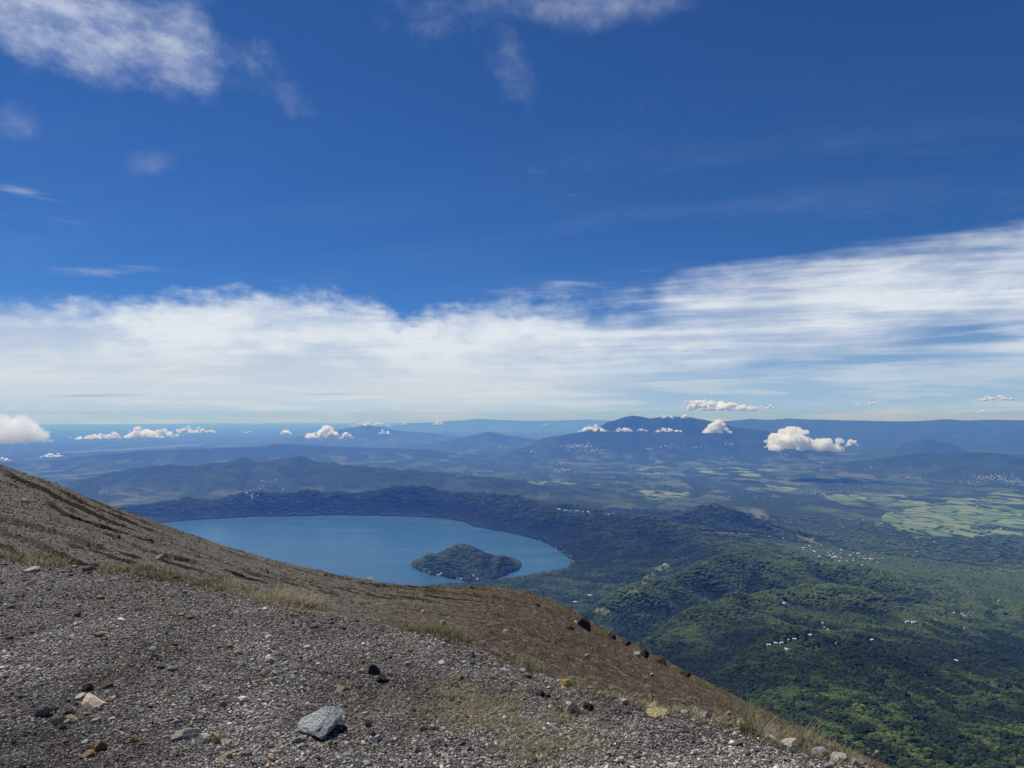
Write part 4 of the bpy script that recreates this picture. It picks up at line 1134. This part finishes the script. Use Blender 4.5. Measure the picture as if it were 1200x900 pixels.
def stones(name, X, Y, S, sub, cols, seed, flat=(0.45, 0.85), sink=0.25):
    r_ = np.random.default_rng(seed); n = len(X)
    bank, f0 = stone_bank(sub, 24, seed); nv = bank.shape[1]
    bi = r_.integers(0, 24, n); v = bank[bi].copy()
    ax = np.stack([r_.uniform(0.8, 1.35, n), r_.uniform(0.65, 1.0, n), r_.uniform(flat[0], flat[1], n)], 1) * S[:, None]
    v *= ax[:, None, :]
    yw = r_.uniform(0, 6.283, n); tl = r_.normal(0, 0.35, n)
    c, s_ = np.cos(tl)[:, None], np.sin(tl)[:, None]
    y_, z_ = v[:, :, 1] * c - v[:, :, 2] * s_, v[:, :, 1] * s_ + v[:, :, 2] * c
    c, s_ = np.cos(yw)[:, None], np.sin(yw)[:, None]
    x_ = v[:, :, 0] * c - y_ * s_; y2 = v[:, :, 0] * s_ + y_ * c
    Z = near_z(X, Y)
    v = np.stack([x_ + X[:, None], y2 + Y[:, None], z_ + (Z + ax[:, 2] * (1 - 2 * sink))[:, None]], -1).reshape(-1, 3)
    F_ = (f0[None] + (np.arange(n) * nv)[:, None, None]).reshape(-1, 3)
    return v, F_, np.repeat(cols, nv, 0)
def emit(name, parts, label):
    v, f = join([(a, b) for a, b, _ in parts]); cc = np.concatenate([c for _, _, c in parts])
    o = mesh_obj(name, v, f, [m_stone]); color_attr(o, 'col', np.concatenate([cc, np.ones((len(cc), 1))], 1))
    return tag(o, label, name.replace('_', ' '), kind='stuff')

def edge_py(px_): return np.interp(px_, EDGE[:, 0], EDGE[:, 1])
gr = np.random.default_rng(21)
parts = []
for (n, s0, s1, sub, pale, warm) in ((230000, 0.0030, 0.0058, 0, 0.055, 0.03), (62000, 0.0050, 0.0080, 0, 0.06, 0.04), (9000, 0.008, 0.0125, 1, 0.10, 0.08), (800, 0.014, 0.024, 1, 0.20, 0.14)):
    sx = gr.uniform(-60, 1260, n); e0 = edge_py(sx); t = gr.uniform(0, 1, n) ** (1.0)
    sy = e0 + 0.5 + t * np.maximum(965 - e0, 4)
    ok = gr.uniform(0, 1, n) < np.clip((965 - e0) / 310, 0.05, 1); sx, sy = sx[ok], sy[ok]
    X, Y, Rr, dn = near_hits(sx, sy)
    S = gr.uniform(s0, s1, len(X)) * (Rr / 3.6) ** 0.55 * (gr.uniform(0, 1, len(X)) ** 1.2 * 0.9 + 0.6)
    # sorted by eye: finer, darker bands with coarser ones between
    pat = fbm(X * 0.9, Y * 0.9, 501, 3)
    cols = palette(len(X), gr, pale, warm) * np.clip(1 + 1.3 * pat + 0.5 * fbm(X * 3.5, Y * 3.5, 503, 3), 0.35, 1.6)[:, None]
    drop = (pat < -0.12) & (gr.uniform(0, 1, len(X)) < 0.45) & (S > 0.008)
    kq = ~drop
    parts.append(stones('gravel', X[kq], Y[kq], S[kq], sub, cols[kq], 600 + sub + n % 97))
emit('gravel', parts, 'loose grey and pale volcanic gravel covering the near ground')

parts = []
for (n, p0, p1, sub, pale, base) in ((34000, 0.55, 1.1, 0, 0.07, (0.045, 0.22)), (9000, 0.8, 1.5, 0, 0.14, (0.05, 0.26)), (1100, 1.3, 2.4, 1, 0.45, (0.09, 0.42))):
    sx = gr.uniform(-50, 1120, n); a0 = SKYL[:, 0]; s0_ = np.interp(sx, SKYL[:, 0], SKYL[:, 1]); e0 = edge_py(sx)
    sy = s0_ + gr.uniform(0.0, 1.0, n) * (e0 - s0_)
    ok = gr.uniform(0, 1, n) < np.clip((e0 - s0_) / 110, 0.05, 1); sx, sy = sx[ok], sy[ok]
    X, Y, Rr, dn = near_hits(sx, sy)
    k_ = (Rr < 58) & (rills(X, Y, Rr, np.arctan2(X, Y))[1] < 0.35); X, Y, Rr, sx = X[k_], Y[k_], Rr[k_], sx[k_]
    S = gr.uniform(p0, p1, len(X)) * Rr / FPX * 0.75
    c0 = palette(len(X), gr, pale, 0.05, base)
    redk = sstep(sx, 330, 600)[:, None]
    c0 = c0 * (1 - redk) + c0 * np.array([0.80, 0.58, 0.44]) * redk
    parts.append(stones('scree', X, Y, S, sub, c0, 700 + sub + n % 89, (0.5, 0.9), 0.2))
emit('scree', parts, 'brown scree and small stones strewn over the slope behind')

# ------------------------------------------------------------------ single rocks
m_rock, N, out = material('rock')
oc = N.node('ShaderNodeAttribute', attribute_name='tint', attribute_type='OBJECT').outputs['Color']
tcn = N.node('ShaderNodeTexCoord').outputs['Object']
n1 = N.noise(tcn, 2.2, 6, 0.65); n2 = N.noise(tcn, 9.0, 5, 0.7)
c = N.mix(N.smooth(n1, 0.35, 0.7, 0.0, 0.45), oc, N.mix(1.0, oc, (0.55, 0.50, 0.46, 1), 'MULTIPLY'))
c = N.mix(N.smooth(n2, 0.52, 0.72, 0.0, 0.40), c, N.mix(1.0, oc, (1.35, 1.3, 1.25, 1), 'MULTIPLY'))
principled(N, out, c, 0.9, 0.2, N.bump(N.add(N.mul(n1, 1.0), N.mul(n2, 0.5)), 0.7, 0.25))
CREAM = (0.92, 0.76, 0.60); GREY = (0.50, 0.53, 0.54); WHITE = (0.78, 0.75, 0.67); OCHRE = (0.55, 0.36, 0.12); ORANGE = (0.40, 0.22, 0.09); BLACK = (0.058, 0.050, 0.044); TAN = (0.52, 0.42, 0.28); PALE = (0.72, 0.66, 0.54); DGREY = (0.075, 0.07, 0.068); BROWN = (0.10, 0.065, 0.045); LGREY = (0.46, 0.46, 0.44); YELL = (0.66, 0.56, 0.27)
def rock(px_, py_, wpx, hpx, colr, label, seed, yaw_=None, wedge=0.0, parent_group=None, depth=0.8, lean=0.0):
    """py_ = foot of the rock in the picture"""
    x, y, z, r = near_pick(px_, py_)
    r_ = np.random.default_rng(seed); v0, f0 = ico(4)
    v = v0 * (1 + 0.20 * fbm3(v0 * 1.2 + seed * 1.7, seed, 3))[:, None]
    for _ in range(11):
        nrm = r_.normal(0, 1, 3); nrm /= np.linalg.norm(nrm); lim = r_.uniform(0.50, 0.86)
        dd = v @ nrm; v = v - np.maximum(dd - lim, 0)[:, None] * nrm * 0.96
    v = v * (1 + 0.055 * fbm3(v0 * 5.0 + seed, seed + 9, 4))[:, None]
    v /= np.abs(v).max(0)
    if wedge: 
        t = np.clip((v[:, 2] + 1) / 2, 0, 1); v[:, 0] *= 1 - wedge * t; v[:, 1] *= 1 - wedge * 0.6 * t
    if wedge:
        v[:, 1] += lean * np.clip((v[:, 2] + 1) / 2, 0, 1)
    k = r / FPX
    w = wpx * k / 2; h_ = hpx * k / 2
    v = v * [w, w * depth, h_ * 1.45]
    o = mesh_obj('rock', v, f0, [m_rock], smooth=False)
    o.location = (x, y + w * depth * 0.6, z + h_ * 0.40)
    az_ = math.atan2(x, y)
    o.rotation_euler = (r_.normal(0, 0.08), r_.normal(0, 0.10), -az_ + (r_.normal(0, 0.25) if yaw_ is None else yaw_))
    # object-space texture scale: about one unit per rock
    s_ = 1.0 / max(w, 1e-4); o.data.vertices.foreach_set('co', (v * s_).astype(np.float32).ravel()); o.data.update(); o.scale = (1 / s_,) * 3
    o['tint'] = tuple(float(q) for q in colr) + (1.0,)
    tag(o, label, 'rock', parent_group)
    return o
ROCKS = [
    (112, 832, 30, 17, CREAM, 'large cream wedge shaped rock upright in the dark gravel', 0.45, 0.6),
    (93, 822, 11, 8, WHITE, 'small white chip just left of the cream wedge rock', 0, 0.8),
    (101, 812, 10, 9, BROWN, 'dark brown stone half behind the cream wedge rock', 0, 0.8),
    (122, 808, 14, 8, (0.22, 0.19, 0.14), 'flat greyish stone right behind the cream wedge rock', 0, 0.8),
    (74, 849, 27, 8, TAN, 'thin flat tan shard below the cream wedge rock', 0, 0.5),
    (46, 842, 17, 12, (0.25, 0.26, 0.24), 'rounded greenish grey stone left of the tan shard', 0, 0.8),
    (80, 841, 13, 8, (0.14, 0.09, 0.085), 'purplish stone touching the top of the tan shard', 0, 0.8),
    (112, 847, 10, 5, WHITE, 'white flake lying below the cream wedge rock', 0, 0.8),
    (114, 880, 14, 12, ORANGE, 'rusty orange stone near the bottom left of the gravel', 0, 0.9),
    (102, 890, 15, 7, (0.42, 0.26, 0.13), 'flat orange stone just below the rusty orange stone', 0, 0.9),
    (157, 871, 9, 8, OCHRE, 'small bright ochre stone right of the rusty orange stone', 0, 0.9),
    (237, 874, 15, 10, WHITE, 'white half of the pale stone pair near the grey slab', 0, 0.9),
    (251, 875, 15, 12, (0.56, 0.42, 0.24), 'ochre half of the pale stone pair near the grey slab', 0, 0.9),
    (263, 893, 15, 9, TAN, 'rounded tan stone below the white and ochre pair', 0, 0.9),
    (215, 867, 30, 10, LGREY, 'long light grey slab beside the white and ochre pair', 0, 0.5),
    (303, 859, 15, 8, LGREY, 'pale grey stone left of the big blue grey rock', 0, 0.8),
    (316, 777, 11, 7, WHITE, 'white stone high in the gravel above the big grey rock', 0, 0.8),
    (285, 783, 8, 6, PALE, 'small pale stone left of the high white stone', 0, 0.8),
    (320, 793, 7, 7, WHITE, 'small white stone below the high white stone', 0, 0.8),
    (367, 868, 70, 25, GREY, 'big angular blue grey rock in the front gravel', 0.3, 0.9),
    (350, 872, 18, 8, LGREY, 'small grey stone leaning on the big blue grey rock', 0, 0.8),
    (437, 793, 15, 12, DGREY, 'dark grey block beside the black stone in mid gravel', 0, 0.8),
    (447, 800, 13, 11, BLACK, 'black stone touching the dark grey block', 0, 0.8),
    (424, 791, 9, 7, PALE, 'pale stone left of the dark grey block', 0, 0.8),
    (399, 809, 19, 7, (0.52, 0.45, 0.28), 'flat cream yellow stone left of the black stone', 0, 0.6),
    (442, 869, 11, 8, WHITE, 'white stone right of the big blue grey rock', 0, 0.8),
    (387, 876, 7, 6, OCHRE, 'small yellowish stone at the foot of the big grey rock', 0, 0.8),
    (620, 810, 13, 8, LGREY, 'whitish stone on the gravel edge left of the yellow rock', 0, 0.8),
    (664, 805, 18, 9, (0.62, 0.42, 0.16), 'smooth bright yellow rock on the gravel edge', 0, 0.8),
    (693, 808, 12, 8, TAN, 'tan stone in the grass right of the bright yellow rock', 0, 0.8),
    (540, 799, 10, 7, (0.35, 0.25, 0.14), 'small brown stone in the middle of the gravel', 0, 0.8),
    (634, 816, 12, 7, BLACK, 'black stone below the whitish edge stone', 0, 0.8),
    (672, 837, 22, 12, DGREY, 'dark rock below the bright yellow rock', 0, 0.8),
    (656, 835, 12, 8, BROWN, 'brown stone left of the dark rock under the yellow one', 0, 0.8),
    (690, 833, 14, 10, BLACK, 'black rock in shadow at the gravel edge', 0, 0.8),
    (768, 833, 16, 11, YELL, 'pale yellow rounded rock behind the flat yellow slab', 0, 0.8),
    (770, 840, 31, 7, YELL, 'flat pale yellow slab at the gravel edge', 0, 0.7),
    (731, 826, 13, 9, PALE, 'pale rock left of the yellow slab', 0, 0.8),
    (805, 841, 12, 7, PALE, 'low pale rock right of the yellow slab', 0, 0.8),
    (828, 845, 16, 9, LGREY, 'light grey rock with grass beside it at the gravel edge', 0, 0.8),
    (869, 853, 15, 12, (0.70, 0.60, 0.44), 'upright tan rock in the grass on the right edge', 0.2, 0.8),
    (905, 868, 18, 8, PALE, 'pale flat rock right of the upright tan rock', 0, 0.8),
    (930, 878, 26, 13, (0.78, 0.70, 0.56), 'broad cream rock on the right end of the ridge', 0, 0.8),
    (949, 872, 16, 9, PALE, 'pale rock behind the broad cream rock', 0, 0.8),
    (962, 886, 20, 11, LGREY, 'light grey rock right of the broad cream rock', 0, 0.8),
    (985, 893, 18, 10, WHITE, 'whitish rock near the tip of the gravel ridge', 0, 0.8),
    (1004, 900, 14, 9, LGREY, 'last grey rock at the tip of the gravel ridge', 0, 0.8),
    (127, 665, 20, 7, PALE, 'long pale slab at the foot of the brown slope', 0, 0.5),
    (103, 669, 14, 6, (0.30, 0.27, 0.24), 'greyish stone left of the long pale slab', 0, 0.8),
    (36, 671, 16, 5, PALE, 'flat pale stone beside the grass at far left', 0, 0.6),
    (187, 655, 10, 6, LGREY, 'grey stone on the slope above the long pale slab', 0, 0.8),
    (174, 634, 8, 6, BLACK, 'dark boulder high on the left slope', 0, 0.8),
    (27, 589, 5, 4, WHITE, 'white stone alone on the upper left slope', 0, 0.9),
    (496, 719, 6, 5, WHITE, 'bright white stone in the middle of the brown slope', 0, 0.9),
    (519, 732, 8, 7, LGREY, 'light grey stone below the bright white slope stone', 0, 0.9),
    (585, 690, 5, 4, WHITE, 'white stone on the crest above the red brown slope', 0, 0.9),
    (592, 741, 6, 5, WHITE, 'white stone low on the red brown slope', 0, 0.9),
    (432, 680, 11, 5, PALE, 'pale flat stone on the crest in front of the lake', 0, 0.7),
    (554, 770, 9, 8, (0.30, 0.28, 0.26), 'pointed grey stone beside the green grass tuft', 0.5, 0.8),
    (674, 729, 6, 6, PALE, 'pale stone leaning on the big black boulder', 0, 0.9),
    (684, 736, 18, 17, BLACK, 'big black boulder on the crest of the slope', 0, 0.9),
    (668, 738, 12, 8, BLACK, 'low black rock left of the big black boulder', 0, 0.8),
    (717, 749, 14, 7, BLACK, 'black rock on the crest right of the big boulder', 0, 0.8),
    (734, 757, 12, 7, DGREY, 'dark rock midway down the crest', 0, 0.8),
    (748, 771, 10, 9, LGREY, 'grey faced rock among the black crest rocks', 0, 0.8),
    (756, 772, 13, 10, BLACK, 'upright black rock right of the grey faced crest rock', 0, 0.8),
    (777, 779, 18, 6, BLACK, 'lowest black rock ledge on the crest', 0, 0.8),
    (805, 795, 15, 5, (0.05, 0.04, 0.03), 'dark brown rock lower down the crest', 0, 0.8),
    (689, 773, 7, 6, WHITE, 'white stone on the slope above the yellow slab', 0, 0.9),
    (630, 711, 8, 6, BLACK, 'dark stone below the crest left of the big boulder', 0, 0.9),
]
for i, (rx, ry, rw, rh, rc, lab, wd, dep) in enumerate(ROCKS):
    rock(rx, ry, rw, rh, rc, lab, 40 + i, None, wd, None, dep, {0.45: 2.1, 0.3: 0.3}.get(wd, 0.0))

# ------------------------------------------------------------------ grass
m_grass, N, out = material('dry_grass')
c = N.attr('col').outputs['Color']
b_ = N.node('ShaderNodeBsdfDiffuse'); N.put(b_.inputs[0], c)
t_ = N.node('ShaderNodeBsdfTranslucent'); N.put(t_.inputs[0], c)
mx = N.node('ShaderNodeMixShader'); N.put(mx.inputs[0], 0.3); N.t.links.new(b_.outputs[0], mx.inputs[1]); N.t.links.new(t_.outputs[0], mx.inputs[2])
N.t.links.new(mx.outputs[0], out.inputs[0])
STRAW = np.array([0.40, 0.35, 0.23]); GREEN = np.array([0.125, 0.132, 0.060]); SAGE = np.array([0.19, 0.195, 0.125]); OLD = np.array([0.22, 0.175, 0.115])
def blades(X, Y, Hh, lean, col, wid, seed):
    r_ = np.random.default_rng(seed); n = len(X)
    Z = near_z(X, Y)
    an = r_.uniform(0, 6.283, n); bend = lean * r_.uniform(0.3, 1.5, n)
    wind = np.stack([np.cos(an) + 0.55, np.sin(an) * 0.7], 1); wind /= np.linalg.norm(wind, axis=1)[:, None]
    side = np.stack([-wind[:, 1], wind[:, 0]], 1)
    ts = [0, 0.35, 0.7, 1.0]; L = []
    for t in ts:
        off = wind * (bend * t ** 1.8 * Hh)[:, None]; zz = Z - 0.01 + Hh * t * (1 - 0.35 * bend * t)
        w = (wid * (1 - 0.85 * t))[:, None]
        for sgn in (-1, 1): L.append(np.stack([X + off[:, 0] + sgn * side[:, 0] * w[:, 0], Y + off[:, 1] + sgn * side[:, 1] * w[:, 0], zz], 1))
    V = np.stack(L, 1)                                   # n,8,3
    q = np.array([(0, 1, 3, 2), (2, 3, 5, 4), (4, 5, 7, 6)])
    F_ = (q[None] + (np.arange(n) * 8)[:, None, None]).reshape(-1, 4)
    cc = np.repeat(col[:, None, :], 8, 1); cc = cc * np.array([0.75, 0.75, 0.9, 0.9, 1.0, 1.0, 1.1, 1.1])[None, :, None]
    return V.reshape(-1, 3), F_, cc.reshape(-1, 3)
gs = np.random.default_rng(91); GP = []
def grass(regions):
    for (x0, x1, off0, off1, n, hpx0, hpx1, mixc, lean, clump) in regions:
        # clumps along the rim of the gravel; offsets in picture pixels from the rim
        nc = max(1, n // clump)
        cxp = gs.uniform(x0, x1, nc); cyp = edge_py(cxp) + gs.uniform(off0, off1, nc)
        X, Y, Rr, _ = near_hits(cxp, cyp)
        X = np.repeat(X, clump) + gs.normal(0, 1, nc * clump) * np.repeat(Rr, clump) * 0.0065
        Y = np.repeat(Y, clump) + gs.normal(0, 1, nc * clump) * np.repeat(Rr, clump) * 0.0065
        Rr = np.repeat(Rr, clump)
        Hh = gs.uniform(hpx0, hpx1, len(X)) * Rr / FPX * gs.uniform(0.5, 1.0, len(X))
        w = gs.dirichlet(np.array(mixc) + 1e-3, len(X))
        w = (w ** 3); w /= w.sum(1, keepdims=True)
        col = w @ np.stack([STRAW, GREEN, SAGE, OLD]) * gs.uniform(0.7, 1.25, (len(X), 1))
        GP.append(blades(X, Y, Hh, np.full(len(X), lean), col, 0.42 * Rr / FPX * gs.uniform(0.7, 1.6, len(X)), int(gs.integers(1e6))))
grass([
    (-30, 78, -4, 5, 900, 6, 15, (2, 1.2, 0.6, 0.6), 0.7, 13),
    (118, 160, -3, 2, 700, 6, 13, (1.5, 1.2, 0.6, 0.4), 0.7, 10),
    (160, 262, -4, 5, 850, 6, 15, (0.9, 2.2, 1.0, 0.4), 0.6, 13),
    (250, 352, -5, 6, 1200, 5, 13, (2.6, 0.7, 0.8, 0.8), 0.8, 14),
    (318, 366, -6, 0, 700, 18, 32, (2.5, 0.3, 0.5, 1.2), 0.9, 14),
    (470, 500, -3, 2, 260, 8, 20, (0.6, 2.0, 1.0, 0.2), 0.7, 9),
    (500, 545, -4, 2, 420, 10, 26, (0.8, 2.2, 1.0, 0.2), 0.7, 9),
    (585, 640, -4, 2, 420, 8, 24, (1.2, 1.6, 1.2, 0.3), 0.7, 9),
    (660, 800, -4, 5, 800, 6, 15, (1.6, 0.6, 1.4, 0.4), 0.8, 10),
    (800, 905, -5, 8, 900, 7, 18, (1.6, 0.9, 1.6, 0.3), 0.8, 10),
    (895, 1010, -5, 10, 900, 7, 20, (1.6, 1.0, 1.7, 0.3), 0.8, 10),
    (870, 885, -3, 3, 120, 26, 48, (0.8, 1.4, 1.6, 0.2), 0.6, 8),
    (940, 950, -3, 3, 90, 24, 40, (0.8, 1.4, 1.6, 0.2), 0.6, 8),
])
def grass_px(cx, cy, wx, wy, n, hpx0, hpx1, mixc, lean, clump, seed):
    r_ = np.random.default_rng(seed); nc = n // clump
    cxp = cx + r_.normal(0, 1, nc) * wx; cyp = np.maximum(cy + r_.normal(0, 1, nc) * wy, edge_py(cxp) + 4)
    X, Y, Rr, _ = near_hits(cxp, cyp)
    k_ = fbm(X * 3, Y * 3, 811, 3) > -0.15; X, Y, Rr = X[k_], Y[k_], Rr[k_]; nc = len(X)
    X = np.repeat(X, clump) + r_.normal(0, 1, nc * clump) * np.repeat(Rr, clump) * 0.0075
    Y = np.repeat(Y, clump) + r_.normal(0, 1, nc * clump) * np.repeat(Rr, clump) * 0.0075
    Rr = np.repeat(Rr, clump)
    Hh = r_.uniform(hpx0, hpx1, len(X)) * Rr / FPX
    w = r_.dirichlet(np.array(mixc) + 1e-3, len(X)); w = w ** 3; w /= w.sum(1, keepdims=True)
    col = w @ np.stack([STRAW, GREEN, SAGE, OLD]) * r_.uniform(0.7, 1.25, (len(X), 1))
    GP.append(blades(X, Y, Hh, np.full(len(X), lean), col, 0.36 * Rr / FPX * r_.uniform(0.7, 1.5, len(X)), seed))
grass_px(575, 832, 48, 15, 4600, 4, 12, (2.2, 0.7, 1.4, 0.6), 1.0, 9, 201)
grass_px(640, 862, 34, 17, 4200, 4, 13, (2.2, 0.7, 1.4, 0.6), 1.0, 9, 202)
grass_px(525, 815, 25, 6, 700, 4, 9, (2.2, 0.4, 1.0, 0.6), 1.0, 8, 203)
grass_px(455, 838, 26, 6, 400, 3, 8, (2.2, 0.3, 0.9, 0.6), 1.0, 8, 204)
grass_px(200, 722, 50, 8, 260, 3, 7, (1.5, 1.2, 0.9, 0.3), 0.8, 6, 205)
# sparse tufts on the flank itself
def tuft_px(n, seed):
    r_ = np.random.default_rng(seed)
    sx = r_.uniform(380, 1000, n * 3); s0_ = np.interp(sx, SKYL[:, 0], SKYL[:, 1]); e0 = edge_py(sx)
    sy = s0_ + 1 + r_.uniform(0, 1, n * 3) ** 1.2 * np.maximum(e0 - s0_ - 3, 1)
    wgt = np.exp(-((sx - 720) / 120) ** 2) * 1.0 + 0.28 + 0.3 * (sx > 780)
    k_ = (r_.uniform(0, 1, n * 3) < wgt); sx, sy = sx[k_][:n], sy[k_][:n]
    X, Y, Rr, _ = near_hits(sx, sy); k_ = (Rr < 50) & (fbm(X * 0.45, Y * 0.45, 821, 3) > -0.02); X, Y, Rr = X[k_], Y[k_], Rr[k_]
    cl = 9
    X = np.repeat(X, cl) + r_.normal(0, 1, len(X) * cl) * np.repeat(Rr, cl) * 0.0025; Y = np.repeat(Y, cl) + r_.normal(0, 1, len(Y) * cl) * np.repeat(Rr, cl) * 0.0025
    Rr = np.repeat(Rr, cl)
    Hh = r_.uniform(1.5, 4.5, len(X)) * Rr / FPX
    w = r_.dirichlet(np.array((1.0, 0.9, 0.9, 1.6)), len(X)); w = w ** 2; w /= w.sum(1, keepdims=True)
    col = w @ np.stack([STRAW, GREEN, SAGE, OLD]) * r_.uniform(0.45, 0.85, (len(X), 1))
    GP.append(blades(X, Y, Hh, np.full(len(X), 0.8), col, 0.5 * Rr / FPX * r_.uniform(0.7, 1.5, len(X)), seed))
tuft_px(2600, 301)
v, f = join([(a, b) for a, b, _ in GP]); cc = np.concatenate([c for _, _, c in GP])
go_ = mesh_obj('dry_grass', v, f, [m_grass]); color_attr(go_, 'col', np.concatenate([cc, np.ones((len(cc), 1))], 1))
tag(go_, 'dry straw and green grass tufts along the gravel edge', 'grass', kind='stuff')

# dead flower stalks that stand alone
m_stalk = simple_mat('dry_stalk', (0.34, 0.27, 0.17), 0.9, 0.15, 40.0)
def stalk(px_, foot_py, top_px, top_py, label, seed, arch=0.0):
    x, y, z, r = near_pick(px_, foot_py); k = r / FPX
    az_ = math.atan2(x, y); rt = np.array([math.cos(az_), -math.sin(az_), 0]); up = np.array([0, 0, 1.0])
    H_ = (foot_py - top_py) * k * 1.04; dx_ = (top_px - px_) * k
    e = bpy.data.objects.new('flower_stalk', None); COL.objects.link(e); e.location = (x, y, z); tag(e, label, 'plant')
    path = [rt * dx_ * t + up * (H_ * t + arch * k * math.sin(math.pi * t)) for t in np.linspace(0, 1, 8)]
    v, f = tube(path, np.linspace(0.8, 0.55, 8) * k, 5)
    mesh_obj('stem', v, f, [m_stalk], parent=e, smooth=True)
    v0, f0 = ico(2); hv_ = v0 * (1 + 0.3 * fbm3(v0 * 4 + seed, seed, 2))[:, None] * np.array([2.6, 2.2, 2.4]) * k + path[-1]
    mesh_obj('seed_head', hv_, f0, [m_stalk], parent=e)
    for t, sg in ((0.3, 1), (0.55, -1)):
        p0 = path[int(t * 7)]; tip = p0 + rt * sg * 5 * k + up * 4 * k; mid_ = (p0 + tip) / 2 + up * 1.2 * k
        v, f = tube([p0, mid_, tip], [0.6 * k, 0.8 * k, 0.2 * k], 4); mesh_obj('leaf', v, f, [m_stalk], parent=e)
stalk(764, 826, 765, 791, 'tall dead stalk with pale seed head above the yellow slab', 1)
stalk(588, 774, 601, 769, 'short arching dry stalk on the gravel edge at centre', 2, 5)
stalk(853, 850, 855, 836, 'thin upright dry stalk left of the upright tan rock', 3)
stalk(1018, 900, 1026, 884, 'curled dry stalk at the tip of the gravel ridge', 4, 4)
